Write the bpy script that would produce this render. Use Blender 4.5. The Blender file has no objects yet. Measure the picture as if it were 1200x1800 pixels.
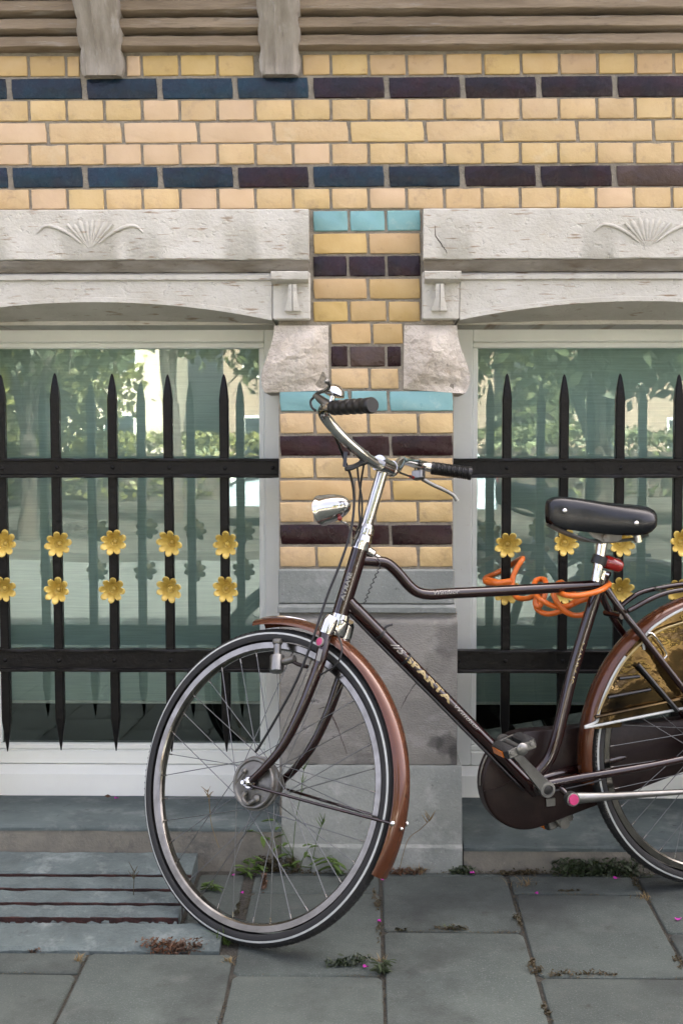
import bpy, math, random
import numpy as np
from mathutils import Vector, Matrix

random.seed(7)
rnd = random.Random(11)
SC = bpy.context.scene
COL = SC.collection
R = math.radians

# ------------------------------------------------------------------ camera, sky, sun, exposure
FPX, DCAM, HC = 2300.0, 3.40, 1.09          # focal length in photo pixels (1800 px = 36 mm), distance to brick face, eye height
PITCH, YAW = math.atan(125 / 2300), math.atan(40 / 2300)
cam = bpy.data.cameras.new('camera')
camo = bpy.data.objects.new('camera', cam)
COL.objects.link(camo)
cam.sensor_fit = 'VERTICAL'
cam.sensor_height = 36.0
cam.lens = FPX / 1800 * 36
cam.clip_start, cam.clip_end = 0.05, 2000
camo.location = (0, -DCAM, HC)
camo.rotation_euler = (R(90) - PITCH, 0, YAW)
SC.camera = camo
SUN_EL, SUN_AZ = R(50), R(28)               # behind the building, a little to the right of it
w = bpy.data.worlds.new('World')
SC.world = w
w.use_nodes = True
nt = w.node_tree
bg = nt.nodes['Background']
sky = nt.nodes.new('ShaderNodeTexSky')
sky.sky_type = 'NISHITA'
sky.sun_disc = False
sky.sun_elevation = SUN_EL
sky.sun_rotation = SUN_AZ
sky.air_density = 0.15
sky.dust_density = 10.0
sky.ozone_density = 0.0
nt.links.new(sky.outputs[0], bg.inputs[0])
bg.inputs[1].default_value = 0.15
sl = bpy.data.lights.new('sun', 'SUN')
sl.energy = 4.2
sl.angle = R(0.5)
sl.color = (1.0, 0.93, 0.82)
so = bpy.data.objects.new('sun', sl)
COL.objects.link(so)
sd = Vector((math.sin(SUN_AZ) * math.cos(SUN_EL), math.cos(SUN_AZ) * math.cos(SUN_EL), math.sin(SUN_EL)))
so.location = sd * 40
so.rotation_euler = sd.to_track_quat('Z', 'Y').to_euler()
SC.view_settings.view_transform = 'Standard'
SC.view_settings.look = 'None'
SC.view_settings.gamma = 1.0
SC.view_settings.exposure = 4.33
SC.view_settings.use_curve_mapping = False
SC.cycles.max_bounces = 8
SC.cycles.transparent_max_bounces = 12

# ------------------------------------------------------------------ measuring helpers (photo pixel -> point in the place)
fw = np.array([-math.sin(YAW) * math.cos(PITCH), math.cos(YAW) * math.cos(PITCH), -math.sin(PITCH)])
rt = np.array([math.cos(YAW), math.sin(YAW), 0.0])
upv = np.cross(rt, fw)
CP = np.array([0, -DCAM, HC])
def ray(x, y): return fw + rt * (x - 600) / FPX - upv * (y - 900) / FPX
def at(x, y, Y):
    r = ray(x, y)
    return CP + r * ((Y + DCAM) / r[1])
def gz(Y): return -0.015 + 0.038 * (max(Y, -4.2) + 0.08)
def gpt(x, y):                               # point on the sloping pavement
    r = ray(x, y)
    t = (-0.015 + 0.038 * (CP[1] + 0.08) - CP[2]) / (r[2] - 0.038 * r[1])
    return CP + r * t

# ------------------------------------------------------------------ mesh helpers
def cr(pts, n=6, closed=False):
    P = [np.array(p, float) for p in pts]
    out = []
    N = len(P)
    segs = N if closed else N - 1
    for i in range(segs):
        p1, p2 = P[i], P[(i + 1) % N]
        p0 = P[i - 1] if (i > 0 or closed) else 2 * p1 - p2
        p3 = P[(i + 2) % N] if (i + 2 < N or closed) else 2 * p2 - p1
        for k in range(n):
            t = k / n
            out.append(0.5 * ((2 * p1) + (-p0 + p2) * t + (2 * p0 - 5 * p1 + 4 * p2 - p3) * t * t + (-p0 + 3 * p1 - 3 * p2 + p3) * t ** 3))
    if not closed:
        out.append(P[-1])
    return out

class MB:
    def __init__(s): s.v, s.f = [], []
    def add(s, vs, fs):
        o = len(s.v)
        s.v += [tuple(map(float, p)) for p in vs]
        s.f += [tuple(i + o for i in f) for f in fs]
        return s
    def box(s, a, b, ch=0.0):
        (x0, y0, z0), (x1, y1, z1) = a, b
        if ch <= 0:
            return s.add([(x0, y0, z0), (x1, y0, z0), (x1, y1, z0), (x0, y1, z0), (x0, y0, z1), (x1, y0, z1), (x1, y1, z1), (x0, y1, z1)],
                  [(3, 2, 1, 0), (4, 5, 6, 7), (0, 1, 5, 4), (1, 2, 6, 5), (2, 3, 7, 6), (3, 0, 4, 7)])
        rings = []
        for z, c in ((z0, ch), (z0 + ch, 0), (z1 - ch, 0), (z1, ch)):
            e = ch
            rings.append([(x0 + e + c, y0 + c, z), (x1 - e - c, y0 + c, z), (x1 - c, y0 + e + c, z), (x1 - c, y1 - e - c, z),
                          (x1 - e - c, y1 - c, z), (x0 + e + c, y1 - c, z), (x0 + c, y1 - e - c, z), (x0 + c, y0 + e + c, z)])
        return s.rings(rings, True, True)
    def rings(s, rings, close=True, cap=True):
        n = len(rings[0])
        vs = [p for r in rings for p in r]
        fs = []
        for i in range(len(rings) - 1):
            for j in range(n if close else n - 1):
                k = (j + 1) % n
                fs.append((i * n + j, i * n + k, (i + 1) * n + k, (i + 1) * n + j))
        if cap:
            fs.append(tuple(range(n - 1, -1, -1)))
            fs.append(tuple((len(rings) - 1) * n + j for j in range(n)))
        return s.add(vs, fs)
    def tube(s, path, r, n=10, closed=False, cap=True, flat=None):
        P = [np.array(p, float) for p in path]
        N = len(P)
        T = []
        for i in range(N):
            if closed: d = P[(i + 1) % N] - P[i - 1]
            else: d = P[min(i + 1, N - 1)] - P[max(i - 1, 0)]
            T.append(d / (np.linalg.norm(d) + 1e-12))
        a = np.array([0, 0, 1.0]) if abs(T[0][2]) < 0.9 else np.array([1.0, 0, 0])
        nrm = np.cross(T[0], a); nrm /= np.linalg.norm(nrm)
        rings = []
        for i in range(N):
            nrm = nrm - T[i] * (nrm @ T[i]); nrm /= np.linalg.norm(nrm) + 1e-12
            b = np.cross(T[i], nrm)
            rr = r[i] if hasattr(r, '__len__') else r
            rings.append([tuple(P[i] + rr * (math.cos(2 * math.pi * k / n) * nrm + math.sin(2 * math.pi * k / n) * b * (flat or 1))) for k in range(n)])
        if closed:
            rings.append(rings[0])
            return s.rings(rings, True, False)
        return s.rings(rings, True, cap)
    def lathe(s, prof, c, axis, a0=0.0, a1=2 * math.pi, n=48, ref=None, closed_prof=False):
        # prof: (radius, offset along axis)
        axis = np.array(axis, float); axis /= np.linalg.norm(axis)
        ref = np.array(ref if ref is not None else ((1, 0, 0) if abs(axis[0]) < .9 else (0, 0, 1)), float)
        e1 = ref - axis * (ref @ axis); e1 /= np.linalg.norm(e1)
        e2 = np.cross(axis, e1)
        full = abs((a1 - a0) - 2 * math.pi) < 1e-6
        m = n if full else n + 1
        c = np.array(c, float)
        pf = list(prof) + ([prof[0]] if closed_prof else [])
        vs, fs = [], []
        for k in range(m):
            a = a0 + (a1 - a0) * k / n
            d = math.cos(a) * e1 + math.sin(a) * e2
            for (r, h) in pf: vs.append(c + d * r + axis * h)
        q = len(pf)
        for k in range(n):
            k2 = (k + 1) % m
            for j in range(q - 1):
                fs.append((k * q + j, k2 * q + j, k2 * q + j + 1, k * q + j + 1))
        return s.add(vs, fs)
    def ellipsoid(s, c, r, n=10, m=8, jit=0.0, rg=None):
        vs, fs = [], []
        for i in range(m + 1):
            t = math.pi * i / m
            for k in range(n):
                a = 2 * math.pi * k / n
                j = 1 + (rg.uniform(-jit, jit) if rg else 0)
                vs.append((c[0] + r[0] * j * math.sin(t) * math.cos(a), c[1] + r[1] * j * math.sin(t) * math.sin(a), c[2] + r[2] * j * math.cos(t)))
        for i in range(m):
            for k in range(n):
                fs.append((i * n + k, (i + 1) * n + k, (i + 1) * n + (k + 1) % n, i * n + (k + 1) % n))
        return s.add(vs, fs)
    def prism(s, poly, f0, f1):
        # poly: list of 2-D points; f0 / f1 map a 2-D point to 3-D for the two faces
        n = len(poly)
        vs = [f0(p) for p in poly] + [f1(p) for p in poly]
        fs = [tuple(range(n)), tuple(range(2 * n - 1, n - 1, -1))]
        fs += [(i, n + i, n + (i + 1) % n, (i + 1) % n) for i in range(n)]
        return s.add(vs, fs)
    def mesh(s, name, mat, xf=None, smooth=None):
        me = bpy.data.meshes.new(name)
        vs = [tuple(xf(np.array(p))) for p in s.v] if xf else s.v
        me.from_pydata(vs, [], s.f)
        if mat: me.materials.append(MT[mat])
        me.validate()
        import bmesh
        bm = bmesh.new(); bm.from_mesh(me)
        bmesh.ops.recalc_face_normals(bm, faces=bm.faces)
        if smooth is not None:
            for f in bm.faces: f.smooth = True
            for e in bm.edges:
                if len(e.link_faces) == 2 and e.calc_face_angle(0) > smooth: e.smooth = False
        bm.to_mesh(me); bm.free()
        return me
    def build(s, name, mat, parent=None, xf=None, smooth=R(38)):
        return link(name, s.mesh(name, mat, xf, smooth), parent)

def link(name, me, parent=None, loc=None, rot=None):
    o = bpy.data.objects.new(name, me)
    COL.objects.link(o)
    if parent: o.parent = parent
    if loc is not None: o.location = loc
    if rot is not None: o.rotation_euler = rot
    return o
def tag(o, label=None, cat=None, group=None, kind=None):
    if label: o['label'] = label
    if cat: o['category'] = cat
    if group: o['group'] = group
    if kind: o['kind'] = kind
    return o
def thing(name, label, cat, loc=(0, 0, 0), group=None):
    o = bpy.data.objects.new(name, None)
    o.empty_display_size = 0.1
    COL.objects.link(o); o.location = loc
    return tag(o, label, cat, group)

# ------------------------------------------------------------------ materials
MT = {}
def mat(name, c1, c2=None, scale=12, rough=0.6, metal=0.0, bump=0.0, bscale=None, rand=0.0, coat=0.0, stain=None, spec=0.5,
        world=False, stretch=(1, 1, 1), detail=6, rvar=0.0, bdist=0.01, speck=None, hue=0.0, pits=None, streak=None):
    m = bpy.data.materials.new(name); m.use_nodes = True
    nt = m.node_tree; N = nt.nodes; L = nt.links
    b = N['Principled BSDF']
    b.inputs['Roughness'].default_value = rough
    b.inputs['Metallic'].default_value = metal
    b.inputs['Coat Weight'].default_value = coat
    b.inputs['Coat Roughness'].default_value = 0.06
    b.inputs['Specular IOR Level'].default_value = spec
    tc = N.new('ShaderNodeTexCoord')
    mp = N.new('ShaderNodeMapping'); mp.inputs['Scale'].default_value = stretch
    if world:
        gm = N.new('ShaderNodeNewGeometry'); src = gm.outputs['Position']
    else: src = tc.outputs['Object']
    oi = N.new('ShaderNodeObjectInfo')
    if rand or hue:
        mu = N.new('ShaderNodeMath'); mu.operation = 'MULTIPLY'; mu.inputs[1].default_value = 53.0
        L.new(oi.outputs['Random'], mu.inputs[0])
        ad = N.new('ShaderNodeVectorMath'); ad.operation = 'ADD'
        L.new(src, ad.inputs[0]); L.new(mu.outputs[0], ad.inputs[1]); src = ad.outputs[0]
    L.new(src, mp.inputs[0]); vec = mp.outputs[0]
    def noise(sc, det=detail, ro=0.6):
        n = N.new('ShaderNodeTexNoise'); n.inputs['Scale'].default_value = sc; n.inputs['Detail'].default_value = det
        n.inputs['Roughness'].default_value = ro; L.new(vec, n.inputs['Vector']); return n.outputs['Fac']
    def ramp(fac, a, bq):
        r = N.new('ShaderNodeMapRange'); r.inputs[1].default_value = a; r.inputs[2].default_value = bq
        L.new(fac, r.inputs[0]); return r.outputs[0]
    def mix(fac, a, bq, mode='MIX'):
        x = N.new('ShaderNodeMix'); x.data_type = 'RGBA'; x.blend_type = mode
        if hasattr(fac, 'links') or not isinstance(fac, (int, float)): L.new(fac, x.inputs[0])
        else: x.inputs[0].default_value = fac
        for q, i in ((a, 6), (bq, 7)):
            if isinstance(q, tuple): x.inputs[i].default_value = (*q[:3], 1)
            else: L.new(q, x.inputs[i])
        return x.outputs[2]
    c2 = c2 or tuple(x * 0.8 for x in c1)
    col = mix(ramp(noise(scale), 0.34, 0.68), c1, c2)
    if speck:
        sc_, colr, th = speck
        col = mix(ramp(noise(sc_, 2), th, th + 0.06), col, colr)
    if stain:
        for (sc_, colr, a, bq) in stain:
            col = mix(ramp(noise(sc_, 8, 0.7), a, bq), col, colr)
    if streak:
        m3 = N.new('ShaderNodeMapping'); m3.inputs['Scale'].default_value = (streak[0], 1, streak[1]); L.new(src, m3.inputs[0])
        n3 = N.new('ShaderNodeTexNoise'); n3.inputs['Scale'].default_value = 1; n3.inputs['Detail'].default_value = 5; L.new(m3.outputs[0], n3.inputs['Vector'])
        col = mix(ramp(n3.outputs['Fac'], streak[3], streak[4]), col, streak[2])
    if rand or hue:
        hs = N.new('ShaderNodeHueSaturation')
        r1 = N.new('ShaderNodeMapRange'); r1.inputs[3].default_value = 1 - rand; r1.inputs[4].default_value = 1 + rand
        L.new(oi.outputs['Random'], r1.inputs[0]); L.new(r1.outputs[0], hs.inputs['Value'])
        if hue:
            wn = N.new('ShaderNodeTexWhiteNoise'); wn.noise_dimensions = '1D'; L.new(oi.outputs['Random'], wn.inputs['W'])
            r2 = N.new('ShaderNodeMapRange'); r2.inputs[3].default_value = 0.5 - hue; r2.inputs[4].default_value = 0.5 + hue * 0.6
            L.new(wn.outputs['Value'], r2.inputs[0]); L.new(r2.outputs[0], hs.inputs['Hue'])
            r3 = N.new('ShaderNodeMapRange'); r3.inputs[3].default_value = 1 - 9 * hue; r3.inputs[4].default_value = 1 + 5 * hue
            L.new(wn.outputs['Value'], r3.inputs[0]); L.new(r3.outputs[0], hs.inputs['Saturation'])
        L.new(col, hs.inputs['Color']); col = hs.outputs[0]
    L.new(col, b.inputs['Base Color'])
    if rvar:
        rr = N.new('ShaderNodeMapRange'); rr.inputs[3].default_value = max(0, rough - rvar); rr.inputs[4].default_value = min(1, rough + rvar)
        L.new(noise(scale * 2.3), rr.inputs[0]); L.new(rr.outputs[0], b.inputs['Roughness'])
    if bump:
        bp = N.new('ShaderNodeBump'); bp.inputs['Strength'].default_value = bump; bp.inputs['Distance'].default_value = bdist
        h = noise(bscale or scale * 3)
        if pits:
            h2 = ramp(noise(pits[0], 3), pits[1], pits[1] + .08)
            ad2 = N.new('ShaderNodeMath'); ad2.operation = 'SUBTRACT'; L.new(h, ad2.inputs[0]); L.new(h2, ad2.inputs[1]); h = ad2.outputs[0]
        L.new(h, bp.inputs['Height']); L.new(bp.outputs[0], b.inputs['Normal'])
    MT[name] = m
    return m

mat('yellow_brick', (0.475, 0.345, 0.168), (0.44, 0.305, 0.135), scale=14, rough=0.42, bump=0.25, bscale=60, rand=0.06, hue=0.006, rvar=0.1,
    stain=[(26, (0.30, 0.21, 0.115), 0.55, 0.78), (120, (0.18, 0.12, 0.065), .66, .76), (7, (.50, .40, .24), .58, .75)])
mat('ochre_brick', (0.43, 0.30, 0.12), (0.39, 0.26, 0.088), scale=14, rough=0.42, bump=0.12, bscale=60, rand=0.10, hue=0.012, rvar=0.1,
    stain=[(22, (0.24, 0.14, 0.05), 0.58, 0.78)])
mat('pink_brick', (0.48, 0.345, 0.205), (0.45, 0.315, 0.18), scale=14, rough=0.45, bump=0.12, bscale=60, rand=0.06, rvar=0.1)
mat('blue_brick', (0.005, 0.024, 0.040), (0.008, 0.011, 0.022), scale=16, rough=0.27, spec=.26, bump=.6, bscale=26, rand=0.25, rvar=0.12, bdist=0.007, stain=[(40, (0.03, 0.012, 0.024), .62, .76)])
mat('purple_brick', (0.009, 0.007, 0.012), (0.020, 0.0045, 0.0075), scale=16, rough=0.27, spec=.26, bump=.6, bscale=26, rand=0.25, rvar=0.12, bdist=0.007, stain=[(40, (0.05, 0.02, 0.025), .66, .80)])
mat('maroon_brick', (0.022, 0.0042, 0.0055), (0.011, 0.003, 0.0042), scale=14, rough=0.28, spec=.26, bump=.55, bscale=24, rand=0.2, rvar=0.1, bdist=0.007, stain=[(40, (0.06, 0.026, 0.024), .66, .82)])
mat('brown_brick', (0.045, 0.019, 0.009), (0.03, 0.012, 0.008), scale=20, rough=0.3, bump=.6, bscale=60, rand=0.1, bdist=0.007)
mat('turquoise_brick', (0.13, 0.285, 0.29), (0.17, 0.325, 0.325), scale=12, rough=0.3, bump=0.12, bscale=40, rand=0.08, rvar=.1, stain=[(30, (.27, .38, .36), .58, .78)])
mat('mortar', (0.27, 0.24, 0.185), (0.18, 0.16, 0.125), scale=30, rough=0.95, bump=0.6, bscale=160, world=True, stain=[(7, (0.16, 0.15, 0.13), .55, .75)])
mat('facade_brick', (0.6, 0.42, 0.18), (0.5, 0.35, 0.15), scale=6, rough=0.6, bump=0.2)
mat('limestone', (0.50, 0.485, 0.43), (0.42, 0.40, 0.34), scale=9, rough=0.85, bump=0.4, bscale=80, world=True, stretch=(1, 1, 1.35),
    stain=[(11, (0.36, 0.31, 0.235), .58, .80), (30, (0.20, 0.16, 0.11), .64, .75), (70, (0.10, 0.08, 0.06), .66, .75)], bdist=0.009, pits=(38, .60), streak=(16, 120, (0.24, 0.18, 0.12), .60, .70))
mat('weathered_stone', (0.27, 0.25, 0.215), (0.16, 0.135, 0.10), scale=18, rough=0.9, bump=0.5, bscale=80, world=True, stretch=(0.5, 1, 1.5),
    stain=[(24, (0.10, 0.075, 0.05), .56, .74)], bdist=0.006)
mat('cornice_stone', (0.26, 0.205, 0.14), (0.145, 0.11, 0.072), scale=9, rough=0.9, bump=0.5, bscale=60, world=True, stretch=(0.35, 1, 3.0),
    stain=[(16, (0.29, 0.265, 0.23), .56, .74), (30, (0.045, 0.036, 0.026), .60, .76)], bdist=0.006)
mat('corbel_stone', (0.33, 0.30, 0.255), (0.20, 0.175, 0.14), scale=14, rough=0.9, bump=0.4, bscale=70, world=True, stretch=(3, 1, 0.5),
    stain=[(18, (0.38, 0.365, 0.335), .56, .72), (30, (0.09, 0.075, 0.06), .64, .76)], bdist=0.006)
mat('rough_stone', (0.56, 0.51, 0.435), (0.48, 0.42, 0.34), scale=10, rough=0.92, bump=1.0, bscale=75, world=True, bdist=0.012,
    stain=[(24, (0.22, 0.16, 0.10), .58, .78)])
mat('bluestone', (0.195, 0.21, 0.19), (0.14, 0.155, 0.14), scale=9, rough=0.85, bump=0.35, bscale=120, world=True,
    stain=[(10, (0.27, 0.28, 0.26), .52, .74), (38, (0.06, 0.062, 0.056), .62, .76)], bdist=0.006, speck=(220, (.24, .25, .235), .64))
mat('plinth_stone', (0.205, 0.198, 0.172), (0.14, 0.137, 0.12), scale=7, rough=0.9, bump=0.6, bscale=150, world=True, stretch=(1, 1, 2.0),
    stain=[(9, (0.26, 0.255, 0.235), .53, .73), (9, (0.03, 0.03, 0.027), .66, .72)], bdist=0.005, speck=(200, (.14, .13, .12), .62))
mat('sill_stone', (0.074, 0.096, 0.092), (0.047, 0.063, 0.061), scale=8, rough=0.8, bump=0.3, bscale=90, world=True,
    stain=[(14, (0.13, 0.145, 0.138), .50, .70), (5, (0.03, 0.042, 0.042), .54, .72), (30, (0.025, 0.03, 0.028), .60, .74)], bdist=0.005)
mat('sill_edge', (0.165, 0.155, 0.125), (0.11, 0.106, 0.088), scale=12, rough=0.9, bump=0.5, bscale=120, world=True, stretch=(1.2, 1, 1),
    stain=[(9, (0.055, 0.058, 0.054), .56, .70), (40, (.2, .2, .18), .6, .75)], bdist=0.005)
mat('white_paint', (0.76, 0.785, 0.735), (0.70, 0.72, 0.67), scale=4, rough=0.42, bump=0.05, bscale=60, world=True, stain=[(40, (0.45, 0.38, 0.28), .67, .80), (120, (0.25, 0.2, 0.15), .70, .76)])
mat('black_iron', (0.0035, 0.0037, 0.004), (0.0065, 0.0058, 0.005), scale=30, rough=0.36, bump=0.6, bscale=60, world=True, bdist=0.004, rvar=.12, spec=.17,
    stain=[(60, (0.030, 0.018, 0.011), .68, .78)])
mat('gold_paint', (0.53, 0.40, 0.10), (0.44, 0.30, 0.055), scale=30, rough=0.42, metal=0.15, bump=0.15, bscale=90, rand=0.08, stain=[(60, (0.25, 0.135, 0.02), .56, .74), (110, (0.10, 0.06, 0.02), .68, .76)])
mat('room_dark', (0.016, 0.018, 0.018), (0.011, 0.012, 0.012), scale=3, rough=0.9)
mat('hem_white', (0.75, 0.75, 0.72), rough=0.5)
mat('slab_concrete', (0.056, 0.069, 0.060), (0.036, 0.047, 0.041), scale=7, rough=0.92, bump=0.8, bscale=240, rand=0.12, bdist=0.003, hue=0.0,
    speck=(260, (0.078, 0.088, 0.081), .585), stain=[(3, (0.022, 0.027, 0.024), .48, .66), (9, (0.068, 0.076, 0.067), .56, .74), (22, (0.026, 0.029, 0.024), .60, .72), (60, (0.03, 0.03, 0.028), .68, .78)])
mat('joint_dirt', (0.050, 0.047, 0.036), (0.022, 0.021, 0.016), scale=40, rough=1.0, bump=1.0, bscale=160, world=True)
mat('asphalt', (0.075, 0.077, 0.075), (0.058, 0.06, 0.059), scale=6, spec=0.0, rough=1.0, bump=0.3, bscale=200, world=True)
mat('earth', (0.09, 0.10, 0.045), (0.06, 0.08, 0.03), scale=1.5, rough=1.0, world=True)
mat('house_brick', (0.16, 0.12, 0.09), (0.12, 0.09, 0.07), scale=2, rough=.8)
mat('car_park_paving', (0.050, 0.046, 0.041), (0.030, 0.029, 0.027), scale=.35, rough=1.0, spec=0.0, world=True)
mat('house_render', (0.34, 0.30, 0.245), scale=2, rough=.8)
mat('kerb_stone', (0.30, 0.29, 0.265), scale=6, rough=0.9, world=True)
mat('grating_stone', (0.082, 0.106, 0.103), (0.050, 0.065, 0.063), scale=10, rough=0.9, bump=0.7, bscale=70, world=True, bdist=0.008,
    stain=[(12, (0.165, 0.19, 0.185), .54, .74), (34, (0.035, 0.038, 0.036), .60, .74)])
mat('rust_and_shade', (0.045, 0.014, 0.010), (0.008, 0.007, 0.006), scale=14, rough=1.0, bump=0.8, bscale=90, world=True)  # rust tone, darkened so that recess shade is part of the colour
# bicycle
mat('maroon_paint', (0.0125, 0.0024, 0.0021), (0.0075, 0.0017, 0.0016), scale=10, rough=0.14, coat=.6, spec=.35, stain=[(70, (0.022, 0.010, 0.007), .68, .80), (25, (.012, .006, .005), .6, .8)], rvar=.06)
mat('brown_paint', (0.085, 0.027, 0.010), (0.062, 0.019, 0.007), scale=7, rough=0.22, coat=0.5, metal=0.25, spec=.35, stain=[(60, (0.10, 0.036, 0.017), .66, .80), (18, (.026, .010, .006), .56, .74)], rvar=.07)
mat('case_paint', (0.0115, 0.0046, 0.0036), (0.0075, 0.0033, 0.0027), scale=9, rough=0.42, bump=0.1, bscale=40, rvar=.12, spec=.3, stain=[(50, (0.035, 0.02, 0.016), .66, .78), (14, (.022, .013, .010), .52, .72)])
mat('chrome', (0.60, 0.60, 0.58), (0.50, 0.49, 0.47), scale=30, rough=0.10, metal=1.0, rvar=.05, stain=[(80, (0.35, 0.25, 0.16), .72, .82)])
mat('rim_steel', (0.25, 0.24, 0.215), (0.15, 0.143, 0.125), scale=30, rough=0.17, metal=1.0, rvar=.08, stain=[(50, (0.30, 0.19, 0.11), .66, .80)])
mat('hub_alloy', (0.19, 0.19, 0.175), (0.125, 0.12, 0.105), scale=30, rough=0.45, metal=0.85, bump=.2, stain=[(36, (0.16, 0.075, 0.035), .58, .74)])
mat('alloy', (0.24, 0.24, 0.225), (0.16, 0.16, 0.148), scale=25, rough=0.36, metal=0.9, rvar=.1)
mat('spoke_steel', (0.17, 0.178, 0.178), rough=0.35, metal=0.9)
mat('rubber', (0.0062, 0.0068, 0.0068), (0.010, 0.0105, 0.010), scale=30, rough=0.72, bump=0.4, bscale=200, bdist=.003, stain=[(16, (.024, .022, .019), .56, .78)])
mat('grip_rubber', (0.003, 0.003, 0.003), (0.005, 0.005, 0.005), scale=30, rough=0.4)
mat('stripe_white', (0.43, 0.45, 0.43), (0.34, 0.36, 0.34), scale=30, rough=0.5)
mat('black_leather', (0.0028, 0.0038, 0.0052), (0.0045, 0.0055, 0.007), scale=40, rough=0.27, bump=0.12, bscale=260, bdist=.003)
mat('black_plastic', (0.006, 0.006, 0.006), rough=0.35)
mat('cable_black', (0.004, 0.004, 0.0043), rough=0.45)
mat('red_plastic', (0.24, 0.012, 0.008), (0.17, 0.007, 0.005), scale=40, rough=0.15, coat=.5)
mat('orange_reflector', (0.45, 0.12, 0.008), rough=0.2)
mat('orange_cable', (0.56, 0.13, 0.012), (0.50, 0.10, 0.010), scale=12, rough=0.32, stain=[(30, (.45, .09, .02), .68, .82)])
mat('pink_print', (0.42, 0.035, 0.13), rough=0.35)
mat('gold_print', (0.30, 0.235, 0.105), rough=0.4)
mat('silver_print', (0.22, 0.215, 0.19), rough=0.35)
mat('guard_vinyl', (0.016, 0.012, 0.008), (0.23, 0.15, 0.055), scale=3.5, rough=0.06, metal=0.85, bump=0.35, bscale=5, bdist=.02)
mat('lens_glass', (0.6, 0.62, 0.62), rough=0.1)
# plants and street
def leafmat(name, a, b, tr=0.3):
    mat(name, a, b, scale=9, rough=0.55)
    m = MT[name]; nt = m.node_tree; bs = nt.nodes['Principled BSDF']
    tl = nt.nodes.new('ShaderNodeBsdfTranslucent'); mx = nt.nodes.new('ShaderNodeMixShader'); mx.inputs[0].default_value = tr
    src = bs.inputs['Base Color'].links[0].from_socket
    nt.links.new(src, tl.inputs[0]); nt.links.new(bs.outputs[0], mx.inputs[1]); nt.links.new(tl.outputs[0], mx.inputs[2])
    nt.links.new(mx.outputs[0], nt.nodes['Material Output'].inputs[0])
leafmat('leaf_green', (0.062, 0.070, 0.016), (0.04, 0.05, 0.012))
leafmat('leaf_light', (0.115, 0.115, 0.028), (0.075, 0.08, 0.018))
leafmat('leaf_dark', (0.026, 0.036, 0.011), (0.016, 0.025, 0.008), .15)
leafmat('weed_green', (0.08, 0.135, 0.022), (0.045, 0.085, 0.018))
leafmat('weed_dark', (0.035, 0.055, 0.02), (0.022, 0.034, 0.014))
leafmat('dry_grass', (0.25, 0.18, 0.075), (0.15, 0.10, 0.04))
leafmat('moss_brown', (0.058, 0.040, 0.014), (0.030, 0.030, 0.011))
leafmat('moss_rust', (0.11, 0.05, 0.022), (0.05, 0.03, 0.016))
leafmat('petal_pink', (0.50, 0.03, 0.36), (0.40, 0.02, 0.30))
mat('bark', (0.045, 0.035, 0.027), (0.026, 0.02, 0.016), scale=14, rough=0.95, bump=0.6, bscale=40)
mat('car_paint', (0.30, 0.36, 0.40), (0.28, 0.34, 0.38), rough=0.25, coat=1.0)
mat('van_paint', (0.55, 0.58, 0.58), rough=0.25, coat=1.0)
mat('car_glass', (0.02, 0.025, 0.03), rough=0.05)
mat('lamp_white', (0.7, 0.7, 0.68), rough=0.2)
def glassmat():
    m = bpy.data.materials.new('window_glass'); m.use_nodes = True
    nt = m.node_tree; N = nt.nodes; L = nt.links
    N.remove(N['Principled BSDF'])
    fr = N.new('ShaderNodeFresnel'); fr.inputs[0].default_value = 1.5
    mu = N.new('ShaderNodeMath'); mu.operation = 'MULTIPLY'; mu.inputs[1].default_value = 2.0; mu.use_clamp = True
    tr = N.new('ShaderNodeBsdfTransparent'); tr.inputs[0].default_value = (0.90, 0.93, 0.91, 1)
    gl = N.new('ShaderNodeBsdfGlossy'); gl.inputs['Roughness'].default_value = 0.012; gl.inputs[0].default_value = (0.88, 1, 0.97, 1)
    tcn = N.new('ShaderNodeTexCoord'); no = N.new('ShaderNodeTexNoise'); no.inputs['Scale'].default_value = 2.2; no.inputs['Detail'].default_value = 1
    bp = N.new('ShaderNodeBump'); bp.inputs['Strength'].default_value = 0.05; bp.inputs['Distance'].default_value = 0.02
    mx = N.new('ShaderNodeMixShader')
    L.new(tcn.outputs['Object'], no.inputs['Vector']); L.new(no.outputs[0], bp.inputs['Height']); L.new(bp.outputs[0], gl.inputs['Normal'])
    L.new(fr.outputs[0], mu.inputs[0]); L.new(mu.outputs[0], mx.inputs[0])
    L.new(tr.outputs[0], mx.inputs[1]); L.new(gl.outputs[0], mx.inputs[2]); L.new(mx.outputs[0], N['Material Output'].inputs[0])
    MT['window_glass'] = m
glassmat()
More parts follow.
